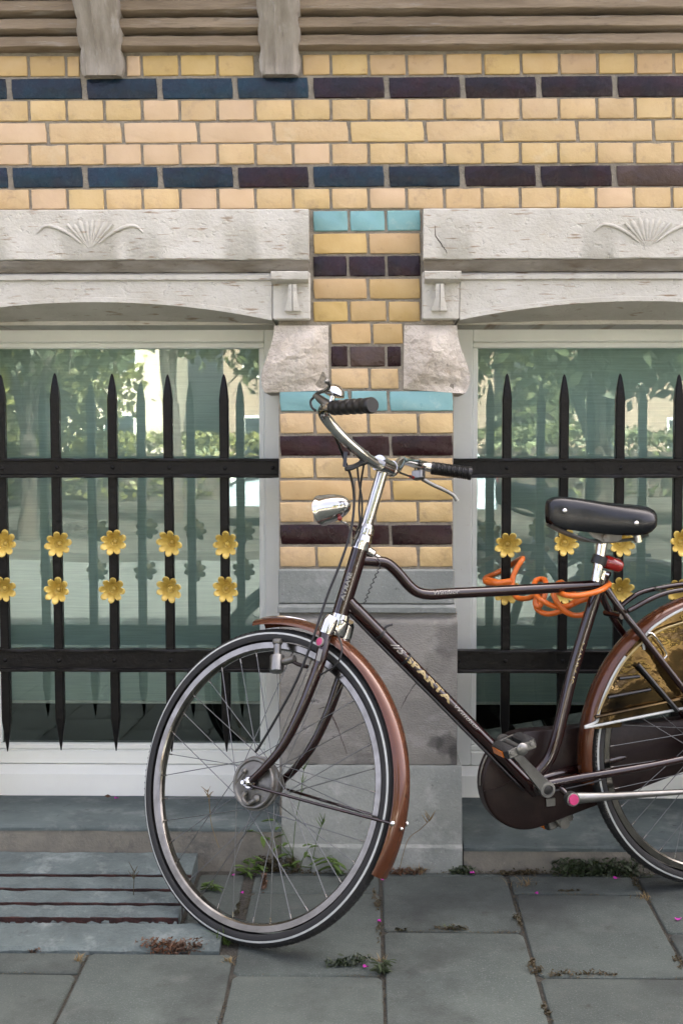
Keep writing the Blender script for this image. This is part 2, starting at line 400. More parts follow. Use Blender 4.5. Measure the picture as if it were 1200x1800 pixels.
def blindmat():
    mat('blind_fabric', (0.44, 0.545, 0.525), (0.40, 0.495, 0.48), scale=5, rough=0.85, stretch=(0.25, 1, 1))
    m = MT['blind_fabric']; nt = m.node_tree; N = nt.nodes; L = nt.links; b = N['Principled BSDF']
    tc = N.new('ShaderNodeTexCoord'); mp = N.new('ShaderNodeMapping'); mp.inputs['Scale'].default_value = (9, 1, 330)
    no = N.new('ShaderNodeTexNoise'); no.inputs['Scale'].default_value = 1.0; no.inputs['Detail'].default_value = 3
    L.new(tc.outputs['Object'], mp.inputs[0]); L.new(mp.outputs[0], no.inputs['Vector'])
    mx = N.new('ShaderNodeMix'); mx.data_type = 'RGBA'; mx.blend_type = 'MULTIPLY'; mx.inputs[0].default_value = 0.7
    src = b.inputs['Base Color'].links[0].from_socket
    r = N.new('ShaderNodeMapRange'); r.inputs[1].default_value = .3; r.inputs[2].default_value = .7; r.inputs[3].default_value = .80; r.inputs[4].default_value = 1.06
    L.new(no.outputs[0], r.inputs[0]); L.new(src, mx.inputs[6]); L.new(r.outputs[0], mx.inputs[7]); L.new(mx.outputs[2], b.inputs['Base Color'])
blindmat()

def patch(mname, spots, col):
    m = MT[mname]; nt = m.node_tree; N = nt.nodes; L = nt.links; b = N['Principled BSDF']
    gm = N.new('ShaderNodeNewGeometry')
    no = N.new('ShaderNodeTexNoise'); no.inputs['Scale'].default_value = 24; no.inputs['Detail'].default_value = 6
    L.new(gm.outputs['Position'], no.inputs['Vector'])
    src = b.inputs['Base Color'].links[0].from_socket
    for (px, py, pz, r, st) in spots:
        ds = N.new('ShaderNodeVectorMath'); ds.operation = 'DISTANCE'; ds.inputs[1].default_value = (px, py, pz)
        L.new(gm.outputs['Position'], ds.inputs[0])
        mr = N.new('ShaderNodeMapRange'); mr.inputs[1].default_value = r; mr.inputs[2].default_value = 0; mr.inputs[3].default_value = 0; mr.inputs[4].default_value = 1
        L.new(ds.outputs['Value'], mr.inputs[0])
        ad = N.new('ShaderNodeMath'); ad.operation = 'ADD'; L.new(mr.outputs[0], ad.inputs[0]); L.new(no.outputs[0], ad.inputs[1])
        m2 = N.new('ShaderNodeMapRange'); m2.inputs[1].default_value = .86; m2.inputs[2].default_value = 1.10; m2.inputs[4].default_value = st
        L.new(ad.outputs[0], m2.inputs[0])
        mx = N.new('ShaderNodeMix'); mx.data_type = 'RGBA'; L.new(m2.outputs[0], mx.inputs[0]); L.new(src, mx.inputs[6]); mx.inputs[7].default_value = (*col, 1)
        src = mx.outputs[2]
    L.new(src, b.inputs['Base Color'])
patch('plinth_stone', [(*at(792, 1130, -.036), .095, .42), (*at(770, 1165, -.036), .07, .25), (*at(785, 1312, -.04), .06, .55), (*at(802, 1330, -.04), .05, .6), (*at(765, 1305, -.04), .035, .5), (*at(640, 1340, -.04), .05, .25), (*at(540, 1335, -.04), .05, .3)], (0.022, 0.021, 0.019))

# ------------------------------------------------------------------ the ground: pavement with slabs, kerb, road, verge
from mathutils import noise as mnoise
def sheet(name, x0, x1, y0, y1, z0, z1, m, n=1):
    b = MB().add([(x0, y0, z0), (x1, y0, z0), (x1, y1, z1), (x0, y1, z1)], [(0, 1, 2, 3)])
    return tag(b.build(name, m), kind='structure')
pav = sheet('pavement', -40, 40, -4.2, -0.05, gz(-4.2) - 0.0065, gz(-0.05) - 0.0065, 'joint_dirt')
sheet('ground', -400, 400, -600, 300, -0.42, -0.42, 'earth')
sheet('road', -60, 60, -11.0, -4.38, -0.29, -0.29, 'asphalt')
tag(MB().box((-60, -13.2, -.41), (60, -11.0, -.18)).build('far_pavement', 'car_park_paving'), kind='structure')
sheet('car_park', -60, 60, -34, -13.2, -0.26, -0.26, 'car_park_paving')
tag(MB().box((-40, -4.38, -0.42), (40, -4.2, gz(-4.2) - 0.002), 0.02).build('kerb', 'kerb_stone'), kind='structure')

def slab_mesh(wd, dp, seed):
    rg = random.Random(seed)
    P, Q = 0.0045, 0.05
    def ring(inset, z, j):
        pts = []
        for (ax, ay, bx, by) in ((0, 0, 1, 0), (1, 0, 1, 1), (1, 1, 0, 1), (0, 1, 0, 0)):
            for t in (0.03, 0.35, 0.68, 0.97):
                x = (ax + (bx - ax) * t - .5) * (wd - 2 * inset); y = (ay + (by - ay) * t - .5) * (dp - 2 * inset)
                pts.append((x + rg.uniform(-j, j), y + rg.uniform(-j, j), z))
        return pts
    b = MB().rings([ring(0, -Q, 0.0), ring(0, -P, 0.0012), ring(P * 0.45, -P * .3, .0008), ring(P * 1.2, 0, .0008)], True, True)
    return b.mesh('paving_slab', 'slab_concrete', None, R(30))
SLAB_W, SLAB_D, GAP = 0.3235, 0.4575, 0.0075
slope = math.atan(0.038)
cache = {}
def put_slab(xa, xb, ya, yb):
    if xb - xa < .02 or yb - ya < .02: return
    k = (round(xb - xa, 2), round(yb - ya, 2), rnd.randrange(3))
    if k not in cache: cache[k] = slab_mesh(xb - xa - GAP, yb - ya - GAP, hash(k) & 255)
    yc = (ya + yb) / 2
    o = link('paving_slab', cache[k], pav, ((xa + xb) / 2, yc, gz(yc) + rnd.uniform(-.0012, .0012)),
             (slope + rnd.uniform(-.003, .003), rnd.uniform(-.003, .003), rnd.uniform(-.003, .003)))
GX0, GX1, GY0, GY1 = -1.12, -0.318, -0.585, -0.085     # footprint of the stone grating
for c in range(-9, 9):
    xa = 0.042 + SLAB_W * c; xb = xa + SLAB_W
    off = -0.462 if c % 2 == 0 else -0.690
    ys = [off + SLAB_D * k for k in range(-8, 3)]
    for ya in ys:
        yb = min(ya + SLAB_D, -0.112)
        if yb - ya < 0.03: continue
        if xb > GX0 + .05 and xa < GX1 - .03:
            if ya > GY0 - .05 and (xb < GX1 + .05): continue
            if yb > GY0:
                if xb <= GX1 + .05: yb = GY0 - 0.002
                else:
                    put_slab(max(xa, -.297), xb, max(ya, GY0), yb)
                    if ya < GY0 - .03: put_slab(xa, xb, ya, GY0)
                    continue
        put_slab(xa, xb, ya, yb)
put_slab(-.422, -.30, -.40, -.112)
put_slab(-.422, -.30, GY0 + .12, -.40)
# narrow filler strips against the plinth
for (xa, xb) in ((0.045, 0.362), (0.362, 0.68), (0.68, 1.0), (-0.28, 0.042)):
    k = (round(xb - xa, 2), 'strip')
    if k not in cache: cache[k] = slab_mesh(xb - xa - .008, 0.024, 5)
    link('edge_strip', cache[k], pav, ((xa + xb) / 2, -0.097, gz(-.097) - .004), (slope, 0, 0))

# ------------------------------------------------------------------ the building
bld = thing('brick_building', 'yellow brick facade with dark glazed brick bands and white stone window lintels', 'building')
PX0, PX1 = -0.222, 0.231
PITCHX = 1.407
Z = lambda y, Y=0.0: float(at(640, y, Y)[2])
X = lambda x, Y=0.0, y=900: float(at(x, y, Y)[0])
ZL, ZTOP = 1.686, 8.0
OPEN = [(-1.128, PX0), (PX1, 1.179)]                     # the two window openings
wall = MB()
MY = 0.0042
wall.box((-9, MY, ZL - .16), (9, 0.45, ZTOP))             # upper wall
for (a, b) in ((-9, OPEN[0][0]), (PX0, PX1), (OPEN[1][1], 9)):
    wall.box((a + .0001, MY + .0001, -0.4), (b - .0001, 0.4499, ZL - .16 - .0001))
wall.box((-9, 1.7, -0.4), (9, 9, ZTOP - .001))
wall.box((-9, .4501, 2.3), (9, 1.6999, ZTOP - .002))
wall.box((-9, .4501, -0.4), (-2.6, 1.6999, 2.2999)).box((2.6, .4501, -0.4), (9, 1.6999, 2.2999))
wall.build('wall', 'mortar', bld, smooth=None)
tag(MB().box((-9, -0.004, 2.42), (9, 0.0, ZTOP)).build('upper_facade', 'facade_brick', bld, smooth=None))

def brick_mesh(wd, h, m, seed, chip=0.0):
    rg = random.Random(seed)
    n = 5
    def ring(inset, y, j):
        pts = []
        for (ax, az, bx, bz, cnt) in ((0, 0, 1, 0, 5), (1, 0, 1, 1, 2), (1, 1, 0, 1, 5), (0, 1, 0, 0, 2)):
            for t in range(cnt):
                tt = 0.02 + 0.96 * t / cnt
                x = (ax + (bx - ax) * tt - .5) * (wd - 2 * inset); z = (az + (bz - az) * tt - .5) * (h - 2 * inset)
                jj = j * (4.0 if rg.random() < chip else 1)
                pts.append((x * (1 - abs(rg.uniform(0, jj)) / (wd / 2)), y, z * (1 - abs(rg.uniform(0, jj)) / (h / 2))))
        return pts
    b = MB().rings([ring(0, 0.03, 0), ring(0, 0.0028, .0007), ring(.0009, .0009, .0007), ring(.0026, 0, .0007)], True, True)
    return b.mesh('brick', m, None, R(30))
bcache = {}
far_bricks = {}
def put_brick(xa, xb, zt, h, m, gap=0.0055, far=False, chip=.10):
    wd = xb - xa - gap
    if wd < 0.012: return
    k = (round(wd, 3), round(h, 3), m, rnd.randrange(4))
    if k not in bcache: bcache[k] = brick_mesh(wd, h, m, hash((k[0], k[3])) & 1023, chip)
    loc = ((xa + xb) / 2, rnd.uniform(-.0012, .0010), zt - h / 2 + rnd.uniform(-.0008, .0008))
    if far:
        far_bricks.setdefault(m, MB()).add([(p.co.x + loc[0], p.co.y + loc[1], p.co.z + loc[2]) for p in bcache[k].vertices],
                                           [tuple(p.vertices) for p in bcache[k].polygons])
        return
    link('brick', bcache[k], bld, loc, (rnd.uniform(-.008, .008), rnd.uniform(-.003, .003), rnd.uniform(-.006, .006)))
# upper band of the wall: seven courses, corbels interrupt the top one
HDR = 0.0969
CORB = [(X(140, -.03, 60), X(214, -.03, 60)), (X(456, -.03, 60), X(526, -.03, 60))]
rows = [(1.738, 'h'), (1.794, 'd'), (1.851, 'h'), (1.907, 's'), (1.963, 'h'), (2.019, 'd'), (2.076, 'g')]
x52, x84, x17 = X(52, 0, 250), X(84, 0, 230), X(17, 0, 230)
for zt, kd in rows:
    step, ph = {'h': (HDR, x52), 's': (2 * HDR, x84), 'd': (2 * HDR, x17), 'g': (HDR, x52)}[kd]
    k0, k1 = int((-2.7 - ph) / step), int((2.7 - ph) / step)
    for k in range(k0, k1):
        a = ph + k * step; b = a + step
        far = b < -1.5 or a > 1.45
        if kd == 'd':
            px = (a + b) / 2
            m = 'blue_brick' if rnd.random() < (0.95 if px < -.35 else 0.75 if px < 0.05 else 0.35 if px < .3 else 0.08) else 'purple_brick'
            if zt < 1.9 and .70 < px < .85: m = 'brown_brick'
            put_brick(a, b, zt, 0.0530, m, 0.0115, far, chip=.18)
            continue
        h = 0.0520
        if kd == 'g':
            m = 'ochre_brick'
            cut = None
            for (ca, cb) in CORB:
                if a < cb and b > ca:
                    cut = True
                    if a < ca - .02: put_brick(a, ca - .004, zt, h, m, .005, far)
                    if b > cb + .02: put_brick(cb + .004, b, zt, h, 'pink_brick' if cb < -.4 else m, .005, far)
            if cut: continue
        else:
            r_ = rnd.random()
            m = 'pink_brick' if r_ < (.30 if a < .1 else .12) else 'yellow_brick'
        put_brick(a, b, zt, h, m, 0.0055, far)
# the pier between the windows
ZT0, DZ = 1.681, 0.05775
Y_, D_, M_, T_, B_ = 'yellow_brick', 'purple_brick', 'maroon_brick', 'turquoise_brick', 'brown_brick'
O_ = 'ochre_brick'
pier = [([549, 613, 677, 739], T_), ([549, 646, 739], O_), ([549, 611, 678, 739], D_), ([549, 646, 739], O_), ([549, 613, 680, 739], O_),
        ([580, 653, 709], O_), ([580, 613, 678, 706], [M_, B_, M_]), ([580, 649, 701], Y_), ([490, 615, 682, 797], T_),
        ([490, 553, 647, 734, 797], Y_), ([490, 617, 686, 797], M_), ([490, 553, 648, 734, 797], Y_), ([490, 622, 688, 797], O_),
        ([490, 553, 658, 734, 797], Y_), ([490, 617, 686, 797], M_), ([490, 556, 650, 735, 797], Y_)]
for side in (0, -1, 1):
    for i, (js, ms) in enumerate(pier):
        zt = ZT0 - DZ * i
        xs = [X(j, 0, 900) + side * PITCHX for j in js]
        for q in range(len(xs) - 1):
            m = ms[q] if isinstance(ms, list) else ms
            if side == 0 or (-1.3 < xs[q] < 1.3 and False): put_brick(xs[q], xs[q + 1], zt, 0.0522, m)
            else: put_brick(xs[q], xs[q + 1], zt, 0.0522, m, far=True)
for k in range(16):                                        # plain walling beyond the outer piers
    for sgn in (-1, 1):
        for q in range(5):
            a = 1.66 + .19 * q + (.095 if k % 2 else 0)
            xa, xb = (sgn * a, sgn * (a + .19)) if sgn > 0 else (-(a + .19), -a)
            put_brick(xa, xb, ZT0 - DZ * k, .0522, M_ if k % 4 == 2 else Y_, far=True)
for m, b in far_bricks.items():
    tag(b.build('brick_courses', m, bld, smooth=R(30)), kind='stuff')

def extr(prof, x0, x1, n=1, jit=0.0, seed=1, close=True):
    rg = random.Random(seed)
    rings = []
    for i in range(n + 1):
        x = x0 + (x1 - x0) * i / n
        rings.append([(x, y + rg.uniform(-jit, jit), z + rg.uniform(-jit, jit)) for (y, z) in prof])
    return MB().rings(rings, close, True)
# cornice mouldings: stacked bands, broken by the corbels
bands = []
for i_ in range(5):
    z_, y_ = 2.084 + .0405 * i_, -.030 - .013 * i_
    bands.append([(0.02, z_ + .0003), (y_ + .017, z_ + .0008), (y_ + .001, z_ + .0050), (y_ - .002, z_ + .0075), (y_ - .001, z_ + .0295), (y_ + .003, z_ + .0325), (y_ + .011, z_ + .0345), (0.02, z_ + .0400)])
bands.append([(0.02, 2.287), (-.10, 2.288), (-.115, 2.30), (-.115, 2.40), (0.02, 2.42)])
edges = [-2.7, CORB[0][0], CORB[0][1], CORB[1][0], CORB[1][1], 2.7]
for i, pf in enumerate(bands):
    for (a, b) in ((edges[0], edges[1] + .012), (edges[2] - .012, edges[3] + .012), (edges[4] - .012, edges[5])):
        extr(pf, a, b, max(2, int((b - a) / .03)), .0011, int(a * 100) + i).build('cornice_moulding', 'cornice_stone', bld, smooth=R(24))
# corbels with scalloped edges
for (ca, cb) in CORB:
    cx, hw = (ca + cb) / 2, (cb - ca) / 2
    path = cr([(-0.026, 2.020), (-0.030, 2.05), (-0.050, 2.09), (-0.085, 2.14), (-0.125, 2.20), (-0.155, 2.27), (-0.17, 2.36)], 7)
    rg = random.Random(int(cx * 77))
    rings = []
    for i, (y, z) in enumerate(path):
        sc = 0.0085 * abs(math.sin((z - 2.02) * math.pi / 0.062)) ** 0.6
        wl, wr = hw * .90 + sc + rg.uniform(-.001, .001), hw * .90 + sc + rg.uniform(-.001, .001)
        flat = hw * .70
        rings.append([(cx - wl, 0.03, z), (cx - wl, y + .030, z), (cx - wl + .002, y + .012 + rg.uniform(-.001, .001), z), (cx - flat, y, z), (cx - .012, y + .001, z), (cx - .008, y - .003, z), (cx - .004, y + .001, z),
                      (cx + flat, y, z), (cx + wr - .002, y + .012 + rg.uniform(-.001, .001), z), (cx + wr, y + .030, z), (cx + wr, 0.03, z)])
    MB().rings(rings, True, True).build('corbel', 'corbel_stone', bld, smooth=R(35))

def fan(cx, zb, yf, par, sg):
    b = MB()
    rg = random.Random(int(cx * 50))
    for a, ln in ((-32, .078), (-20, .082), (-8, .076), (4, .078), (16, .082), (30, .086)):
        t = R(a * sg); d = np.array([math.sin(t), 0, math.cos(t)]); p = np.array([math.cos(t), 0, -math.sin(t)])
        o = np.array([cx, yf, zb])
        rings = []
        for s_ in np.linspace(0.12, 1.0, 8):
            wv = 0.0068 * (0.35 + 1.1 * s_) * (1 if s_ < .9 else .55); c = o + d * ln * s_
            hgt = 0.0046 * min(1, s_ * 2.2) * (1 if s_ < .95 else .4)
            rings.append([tuple(c - p * wv + np.array([0, .002, 0])), tuple(c - p * wv * .5 - np.array([0, hgt * .55, 0])), tuple(c - np.array([0, hgt, 0])), tuple(c + p * wv * .5 - np.array([0, hgt * .55, 0])), tuple(c + p * wv + np.array([0, .002, 0]))])
        b.rings(rings, True, True)
    for s2 in (-1, 1):
        pts = [(cx + s2 * .022, zb + .018), (cx + s2 * .05, zb + .040), (cx + s2 * .085, zb + .058), (cx + s2 * .115, zb + .062), (cx + s2 * .135, zb + .046)]
        pth = cr([(x, yf - .0005, z) for x, z in pts], 5)
        b.tube(pth, [.0022 + .0042 * math.sin(math.pi * (i + 1) / (len(pth) + 1)) for i in range(len(pth))], 8, flat=.8)
        pts = [(cx + s2 * .012, zb + .016), (cx + s2 * .035, zb + .042), (cx + s2 * .058, zb + .066)]
        pth = cr([(x, yf - .0005, z) for x, z in pts], 5)
        b.tube(pth, [.002 + .004 * i / len(pth) for i in range(len(pth))], 8, flat=.8)
    return b.build('carved_fan', 'limestone', par, smooth=R(60))

def rough_block(par, TL, TR, BR, BL, bl, br, bulge, seed):
    rg = random.Random(seed)
    n, m = 34, 32
    planes = [(rg.uniform(.008, .022), rg.uniform(-.075, .075), rg.uniform(-.075, .075)) for _ in range(8)]
    V = {}
    b = MB()
    idx = {}
    for j in range(m + 1):
        for i in range(n + 1):
            s_, t_ = i / n, j / m
            top = np.array(TL) * (1 - s_) + np.array(TR) * s_; bot = np.array(BL) * (1 - s_) + np.array(BR) * s_
            p = top * (1 - t_) + bot * t_
            edge = math.sin(math.pi * min(1, t_ * 1.08)) ** 1.2
            x = p[0] + bl * (1 - s_) ** 2 * t_ ** 1.5 * 1.6 * math.sin(math.pi * min(.98, t_ * .9)) + br * s_ ** 2 * t_ ** 1.5 * 1.6 * math.sin(math.pi * min(.98, t_ * .9))
            k = min(s_, 1 - s_, t_, 1 - t_)
            dome = (1 - (1 - min(1, k * 3.2)) ** 2.4)
            dep = min(pa + pb * (s_ - .5) + pc * (t_ - .5) for (pa, pb, pc) in planes)
            nz = mnoise.fractal(Vector((x * 40 + seed, p[1] * 40, seed * 1.7)), .7, 2.1, 6) * .0035 + mnoise.fractal(Vector((x * 11 + seed, p[1] * 14, seed * 3.7)), .9, 2.1, 3) * .005 + dep
            idx[i, j] = len(b.v)
            b.v.append((x, 0.012 - bulge * .75 * dome - nz * min(1, k * 9) - .012, float(p[1])))
    for j in range(m):
        for i in range(n): b.f.append((idx[i, j], idx[i + 1, j], idx[i + 1, j + 1], idx[i, j + 1]))
    # back ring
    loop = [(i, 0) for i in range(n)] + [(n, j) for j in range(m)] + [(i, m) for i in range(n, 0, -1)] + [(0, j) for j in range(m, 0, -1)]
    o = len(b.v)
    for q in loop:
        x, y, z = b.v[idx[q]]; b.v.append((x, .25, z))
    for k, q in enumerate(loop):
        k2 = (k + 1) % len(loop)
        b.f.append((idx[q], idx[loop[k2]], o + k2, o + k))
    b.f.append(tuple(range(o + len(loop) - 1, o - 1, -1)))
    return b.build('rough_stone', 'rough_stone', par, smooth=R(22))

LZ0, LZ1, LF = 1.550, 1.6785, -0.05
for wi, (c, xi, sg) in enumerate(((-0.697, X(542, LF, 410), 1), (0.706, X(744, LF, 410), -1))):
    # sg: +1 when the inner end is on the right
    xo = 2 * c - xi
    a, b = min(xi, xo), max(xi, xo)
    lin = extr([(0.02, LZ1), (LF + .004, LZ1 - .001), (LF, LZ1 - .004), (LF, LZ0 + .003), (LF + .003, LZ0), (0.02, LZ0 + .0005)], a, b, 40, .0007, 5 + wi).build('lintel', 'limestone', bld, smooth=R(40))
    extr([(0.02, LZ0 - .0005), (LF + .005, LZ0 - .001), (LF + .008, LZ0 - .004), (-0.020, 1.5225), (0.02, 1.5222)], a + .0015, b - .0015, 40, .0008, 9 + wi).build('drip_moulding', 'weathered_stone', lin, smooth=R(40))
    fan(c + (.0 if sg > 0 else .008), 1.573, LF, lin, sg)
    # arch stone
    ce = X(478, -.02, 520) if sg > 0 else X(808, -.02, 520)
    half = abs(c - ce)
    rings = []
    rg = random.Random(wi)
    for i in range(49):
        x = c - half + 2 * half * i / 48
        t = (x - c) / half
        zb = 1.3985 + 0.047 * (1 - t * t) ** 1.0
        j = lambda: rg.uniform(-.0006, .0006)
        rings.append([(x, .26, 1.5218), (x, -.012, 1.5218), (x, -.026, 1.514 + j()), (x, -.026, 1.503 + j()), (x, -.018, 1.4995), (x, -.018, zb + .0135), (x, -.0225, zb + .012), (x, -.0225 + j(), zb + .001),
                      (x, -.020, zb), (x, .105, 1.4010 + .18 * (zb - 1.3985)), (x, .105, 1.3985), (x, .26, 1.3985)])
    MB().rings(rings, True, True).build('arch_stone', 'limestone', bld, smooth=R(30))
    # consoles at the ends of the arch
    for s2 in (1, -1):
        ca, cb = (X(479, -.03, 520), X(545, -.03, 520)) if sg > 0 else (X(742, -.03, 520), X(807, -.03, 520))
        if s2 < 0: ca, cb = 2 * c - cb, 2 * c - ca
        con = MB().box((ca, -0.028, 1.4005), (cb, 0.24, 1.5215), .003).build('console', 'limestone', bld, smooth=R(30))
        inn = ca if (sg * s2 > 0) else cb
        xa, xb = (ca - .002, cb - .004) if sg * s2 > 0 else (ca + .004, cb + .002)
        extr([(-.027, 1.520), (-.058, 1.5195), (-.060, 1.517), (-.058, 1.500), (-.046, 1.492), (-.027, 1.4915)], xa, xb, 8, .0005, 3).build('console_cap', 'limestone', con, smooth=R(35))
        xm = (ca + cb) / 2 + (.004 * sg * s2)
        dr = MB()
        for q in (-1, 1):
            dr.rings([[(xm + q * .001, -.0285, 1.4885), (xm + q * .010, -.0285, 1.4885), (xm + q * .010, -.050, 1.4885), (xm + q * .001, -.052, 1.4885)],
                      [(xm + q * .001, -.0285, 1.45), (xm + q * .012, -.0285, 1.45), (xm + q * .012, -.050, 1.45), (xm + q * .001, -.054, 1.45)],
                      [(xm + q * .001, -.0285, 1.421), (xm + q * .021, -.0285, 1.421), (xm + q * .021, -.040, 1.421), (xm + q * .001, -.046, 1.421)]], True, True)
        dr.build('carved_drop', 'limestone', con, smooth=R(30))
        # rough stone below
        ys = [(X(482, 0, 600), Z(572)), (X(577, 0, 600), Z(572)), (X(578, 0, 600), Z(686)), (X(474, 0, 600), Z(690))] if sg > 0 else \
             [(X(710, 0, 600), Z(572)), (X(803, 0, 600), Z(572)), (X(806, 0, 600), Z(692)), (X(709, 0, 600), Z(684))]
        bl, br = (-.028, 0) if sg > 0 else (0, .034)
        if s2 < 0:
            ys = [(2 * c - ys[1][0], ys[1][1]), (2 * c - ys[0][0], ys[0][1]), (2 * c - ys[3][0], ys[3][1]), (2 * c - ys[2][0], ys[2][1])]
            bl, br = -br, -bl
        rough_block(bld, *ys, bl, br, .030, 3 + wi * 5 + s2)
    # window: timber frame, pane, blind, dark room behind
    xa, xb = OPEN[wi]
    GY = 0.300
    ga, gb = (X(2, GY), X(457, GY)) if wi == 0 else (X(837, GY), 2 * c - X(837, GY) + .0)
    gt, gbm = Z(613, GY), Z(1306, GY)
    zbot = Z(1346, .262)
    win = thing('window', None, None); win.parent = bld
    fr = MB()
    FY, FB = 0.262, 0.345
    bd = 0.016
    fr.box((xa - .06, FY, zbot + .001), (ga - bd, FB, 1.44), .003).box((gb + bd, FY, zbot + .001), (xb + .06, FB, 1.44), .003)
    fr.box((ga - bd, FY + .0015, gt + bd), (gb + bd, FB, 1.44), .003).box((ga - bd, FY + .0015, zbot + .001), (gb + bd, FB, gbm - bd), .003)
    fr.build('frame', 'white_paint', win, smooth=R(30))
    be = MB()
    be.box((ga - bd, FY + .016, gbm), (ga, GY - .002, gt), .003).box((gb, FY + .016, gbm), (gb + bd, GY - .002, gt), .003)
    be.box((ga - bd, FY + .0155, gt), (gb + bd, GY - .002, gt + bd), .003).box((ga - bd, FY + .0155, gbm - bd), (gb + bd, GY - .002, gbm), .003)
    be.build('glazing_bead', 'white_paint', win, smooth=R(30))
    MB().box((ga - .004, GY, gbm - .004), (gb + .004, GY + .001, gt + .004)).add([], []).build('pane', None, win, smooth=None).data.materials.append(MT['window_glass'])
    zh = Z(1233, .37)
    bl_ = MB()
    rings = [[(ga - .02 + (gb - ga + .04) * i / 40, .37 + .0010 * math.sin(i * 1.3) + .0007 * math.sin(i * 3.1 + k), zh + (gt + .03 - zh) * k / 12) for i in range(41)] for k in range(13)]
    bl_.rings(rings, False, False)
    bl_.build('roller_blind', 'blind_fabric', win, smooth=R(60))
    MB().box((ga - .02, .364, zh - .008), (gb + .02, .376, zh), .002).build('blind_hem_bar', 'hem_white', win)
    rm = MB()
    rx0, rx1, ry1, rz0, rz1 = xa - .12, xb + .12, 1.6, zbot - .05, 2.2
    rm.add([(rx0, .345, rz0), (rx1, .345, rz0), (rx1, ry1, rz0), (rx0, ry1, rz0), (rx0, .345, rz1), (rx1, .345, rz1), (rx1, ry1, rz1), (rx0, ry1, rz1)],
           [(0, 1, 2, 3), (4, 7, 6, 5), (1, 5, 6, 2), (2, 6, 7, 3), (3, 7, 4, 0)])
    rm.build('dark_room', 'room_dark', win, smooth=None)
    # white timber sill board
    zs1, zs2 = Z(1362, .225), Z(1401, .225)
    extr([(.30, zbot + .0005), (.262, zbot), (.258, zbot - .004), (.227, zs1 + .001), (.224, zs1 - .002), (.225, zs2), (.30, zs2)], xa + .002, xb - .002, 6, .0002, 4).build('sill_board', 'white_paint', win, smooth=R(30))
    # stone sill
    zf = Z(1455, -.08) if wi == 0 else Z(1487, -.08)
    zk = zs2 + .0008
    xs0 = (xa - .02, X(494, -.08, 1480)) if wi == 0 else (X(813, -.08, 1490) + .002, xb + .02)
    sil = extr([(.30, zk), (.22, zk - .001), (-.068, zf + .004), (-.076, zf + .002), (-.08, zf - .004), (-.08, zf - .012), (.30, zf - .012)], xs0[0], xs0[1], 30, .0007, 8 + wi).build('stone_sill', 'sill_stone', bld, smooth=R(30))
    extr([(.2, zf - .0125), (-.079, zf - .0125), (-.078, -.12), (.2, -.12)], xs0[0], xs0[1], 30, .0008, 18 + wi).build('sill_front', 'sill_edge', sil, smooth=R(30))

# plinth of the pier, and plain copies under the outer piers
for side in (0, -1, 1):
    ox = side * PITCHX
    a, b = X(489, -.012, 1030) + ox, X(798, -.012, 1030) + ox
    z1, z2, z3 = Z(1001, -.012), Z(1064, -.03), Z(1078, -.03)
    MB().box((a, -.012, z2 + .0006), (b, .2, z1), .004).build('plinth_cap_stone', 'bluestone', bld, smooth=R(30))
    extr([(.2, z2), (-.016, z2 - .0005), (-.030, z2 - .006), (-.030, z3 + .002), (-.024, z3), (.2, z3)], a - .001, b + .003, 12, .0006, 2).build('plinth_moulding', 'bluestone', bld, smooth=R(30))
    z4, z5 = Z(1090, -.035), Z(1344, -.04)
    a, b = X(493, -.035, 1200) + ox, X(803, -.035, 1200) + ox
    extr([(.2, z3 - .0006), (-.016, z3 - .0006), (-.018, z4 + .006), (-.034, z4 - .004), (-.037, z4 - .012), (-.040, z5 + .001), (.2, z5 + .001)], a, b, 24, .0008, 12).build('plinth_block', 'plinth_stone', bld, smooth=R(35))
    a, b = X(494, -.08, 1480) + ox + .001, X(812, -.08, 1488) + ox
    zf = Z(1489, -.08)
    extr([(.2, z5 - .0008), (-.042, z5 - .0008), (-.048, z5 - .01), (-.074, zf + .006), (-.084, zf), (-.085, zf - .004), (-.082, -.12), (.2, -.12)], a, b, 24, .0009, 22).build('base_block', 'bluestone', bld, smooth=R(35))

# ------------------------------------------------------------------ iron grilles with gilt flowers
def flower_mesh(seed):
    rg = random.Random(seed)
    npet, per = 8, 8
    n = npet * per
    rings = []
    prof = [(0.10, .010), (0.30, .009), (0.40, .004), (0.60, -.007), (0.80, -.015), (0.92, -.018), (1.0, -.0175)]
    Rf = 0.0355
    ph = rg.uniform(0, 1)
    out = []
    for back in (0, 1):
        rs = []
        for (f, y) in (prof if not back else prof[::-1]):
            ring = []
            for k in range(n):
                a = 2 * math.pi * (k / n) + ph
                lobe = abs(math.cos(npet * math.pi * k / n))
                lf = 1.0 if f < .5 else 1 - (0.36 * (1 - lobe ** .6)) * ((f - .5) / .5)
                rr = Rf * f * lf * (1 + .05 * math.sin(a * 2 + seed))
                yy = y + (.008 * (1 - lobe) * (f - .4) if f > .4 else 0) + (.0018 if back else 0) + .0015 * math.sin(a + seed * 2.0) * f
                ring.append((rr * math.cos(a), yy, rr * math.sin(a)))
            rs.append(ring)
        out += rs
    b = MB().rings(out, True, False)
    b.f.append(tuple(range(n - 1, -1, -1)))
    return b.mesh('flower', 'gold_paint', None, R(60))
def screw_mesh():
    b = MB().lathe([(0, -.003), (.004, -.0025), (.0062, -.0005), (.0065, .003)], (0, .008, 0), (0, 1, 0), n=14)
    b.lathe([(.0075, .002), (.011, -.001), (.0135, .002)], (0, .007, 0), (0, 1, 0), n=16)
    return b.mesh('screw', 'gold_paint', None, R(50))
flowers = [flower_mesh(i) for i in range(5)]
screw = screw_mesh()
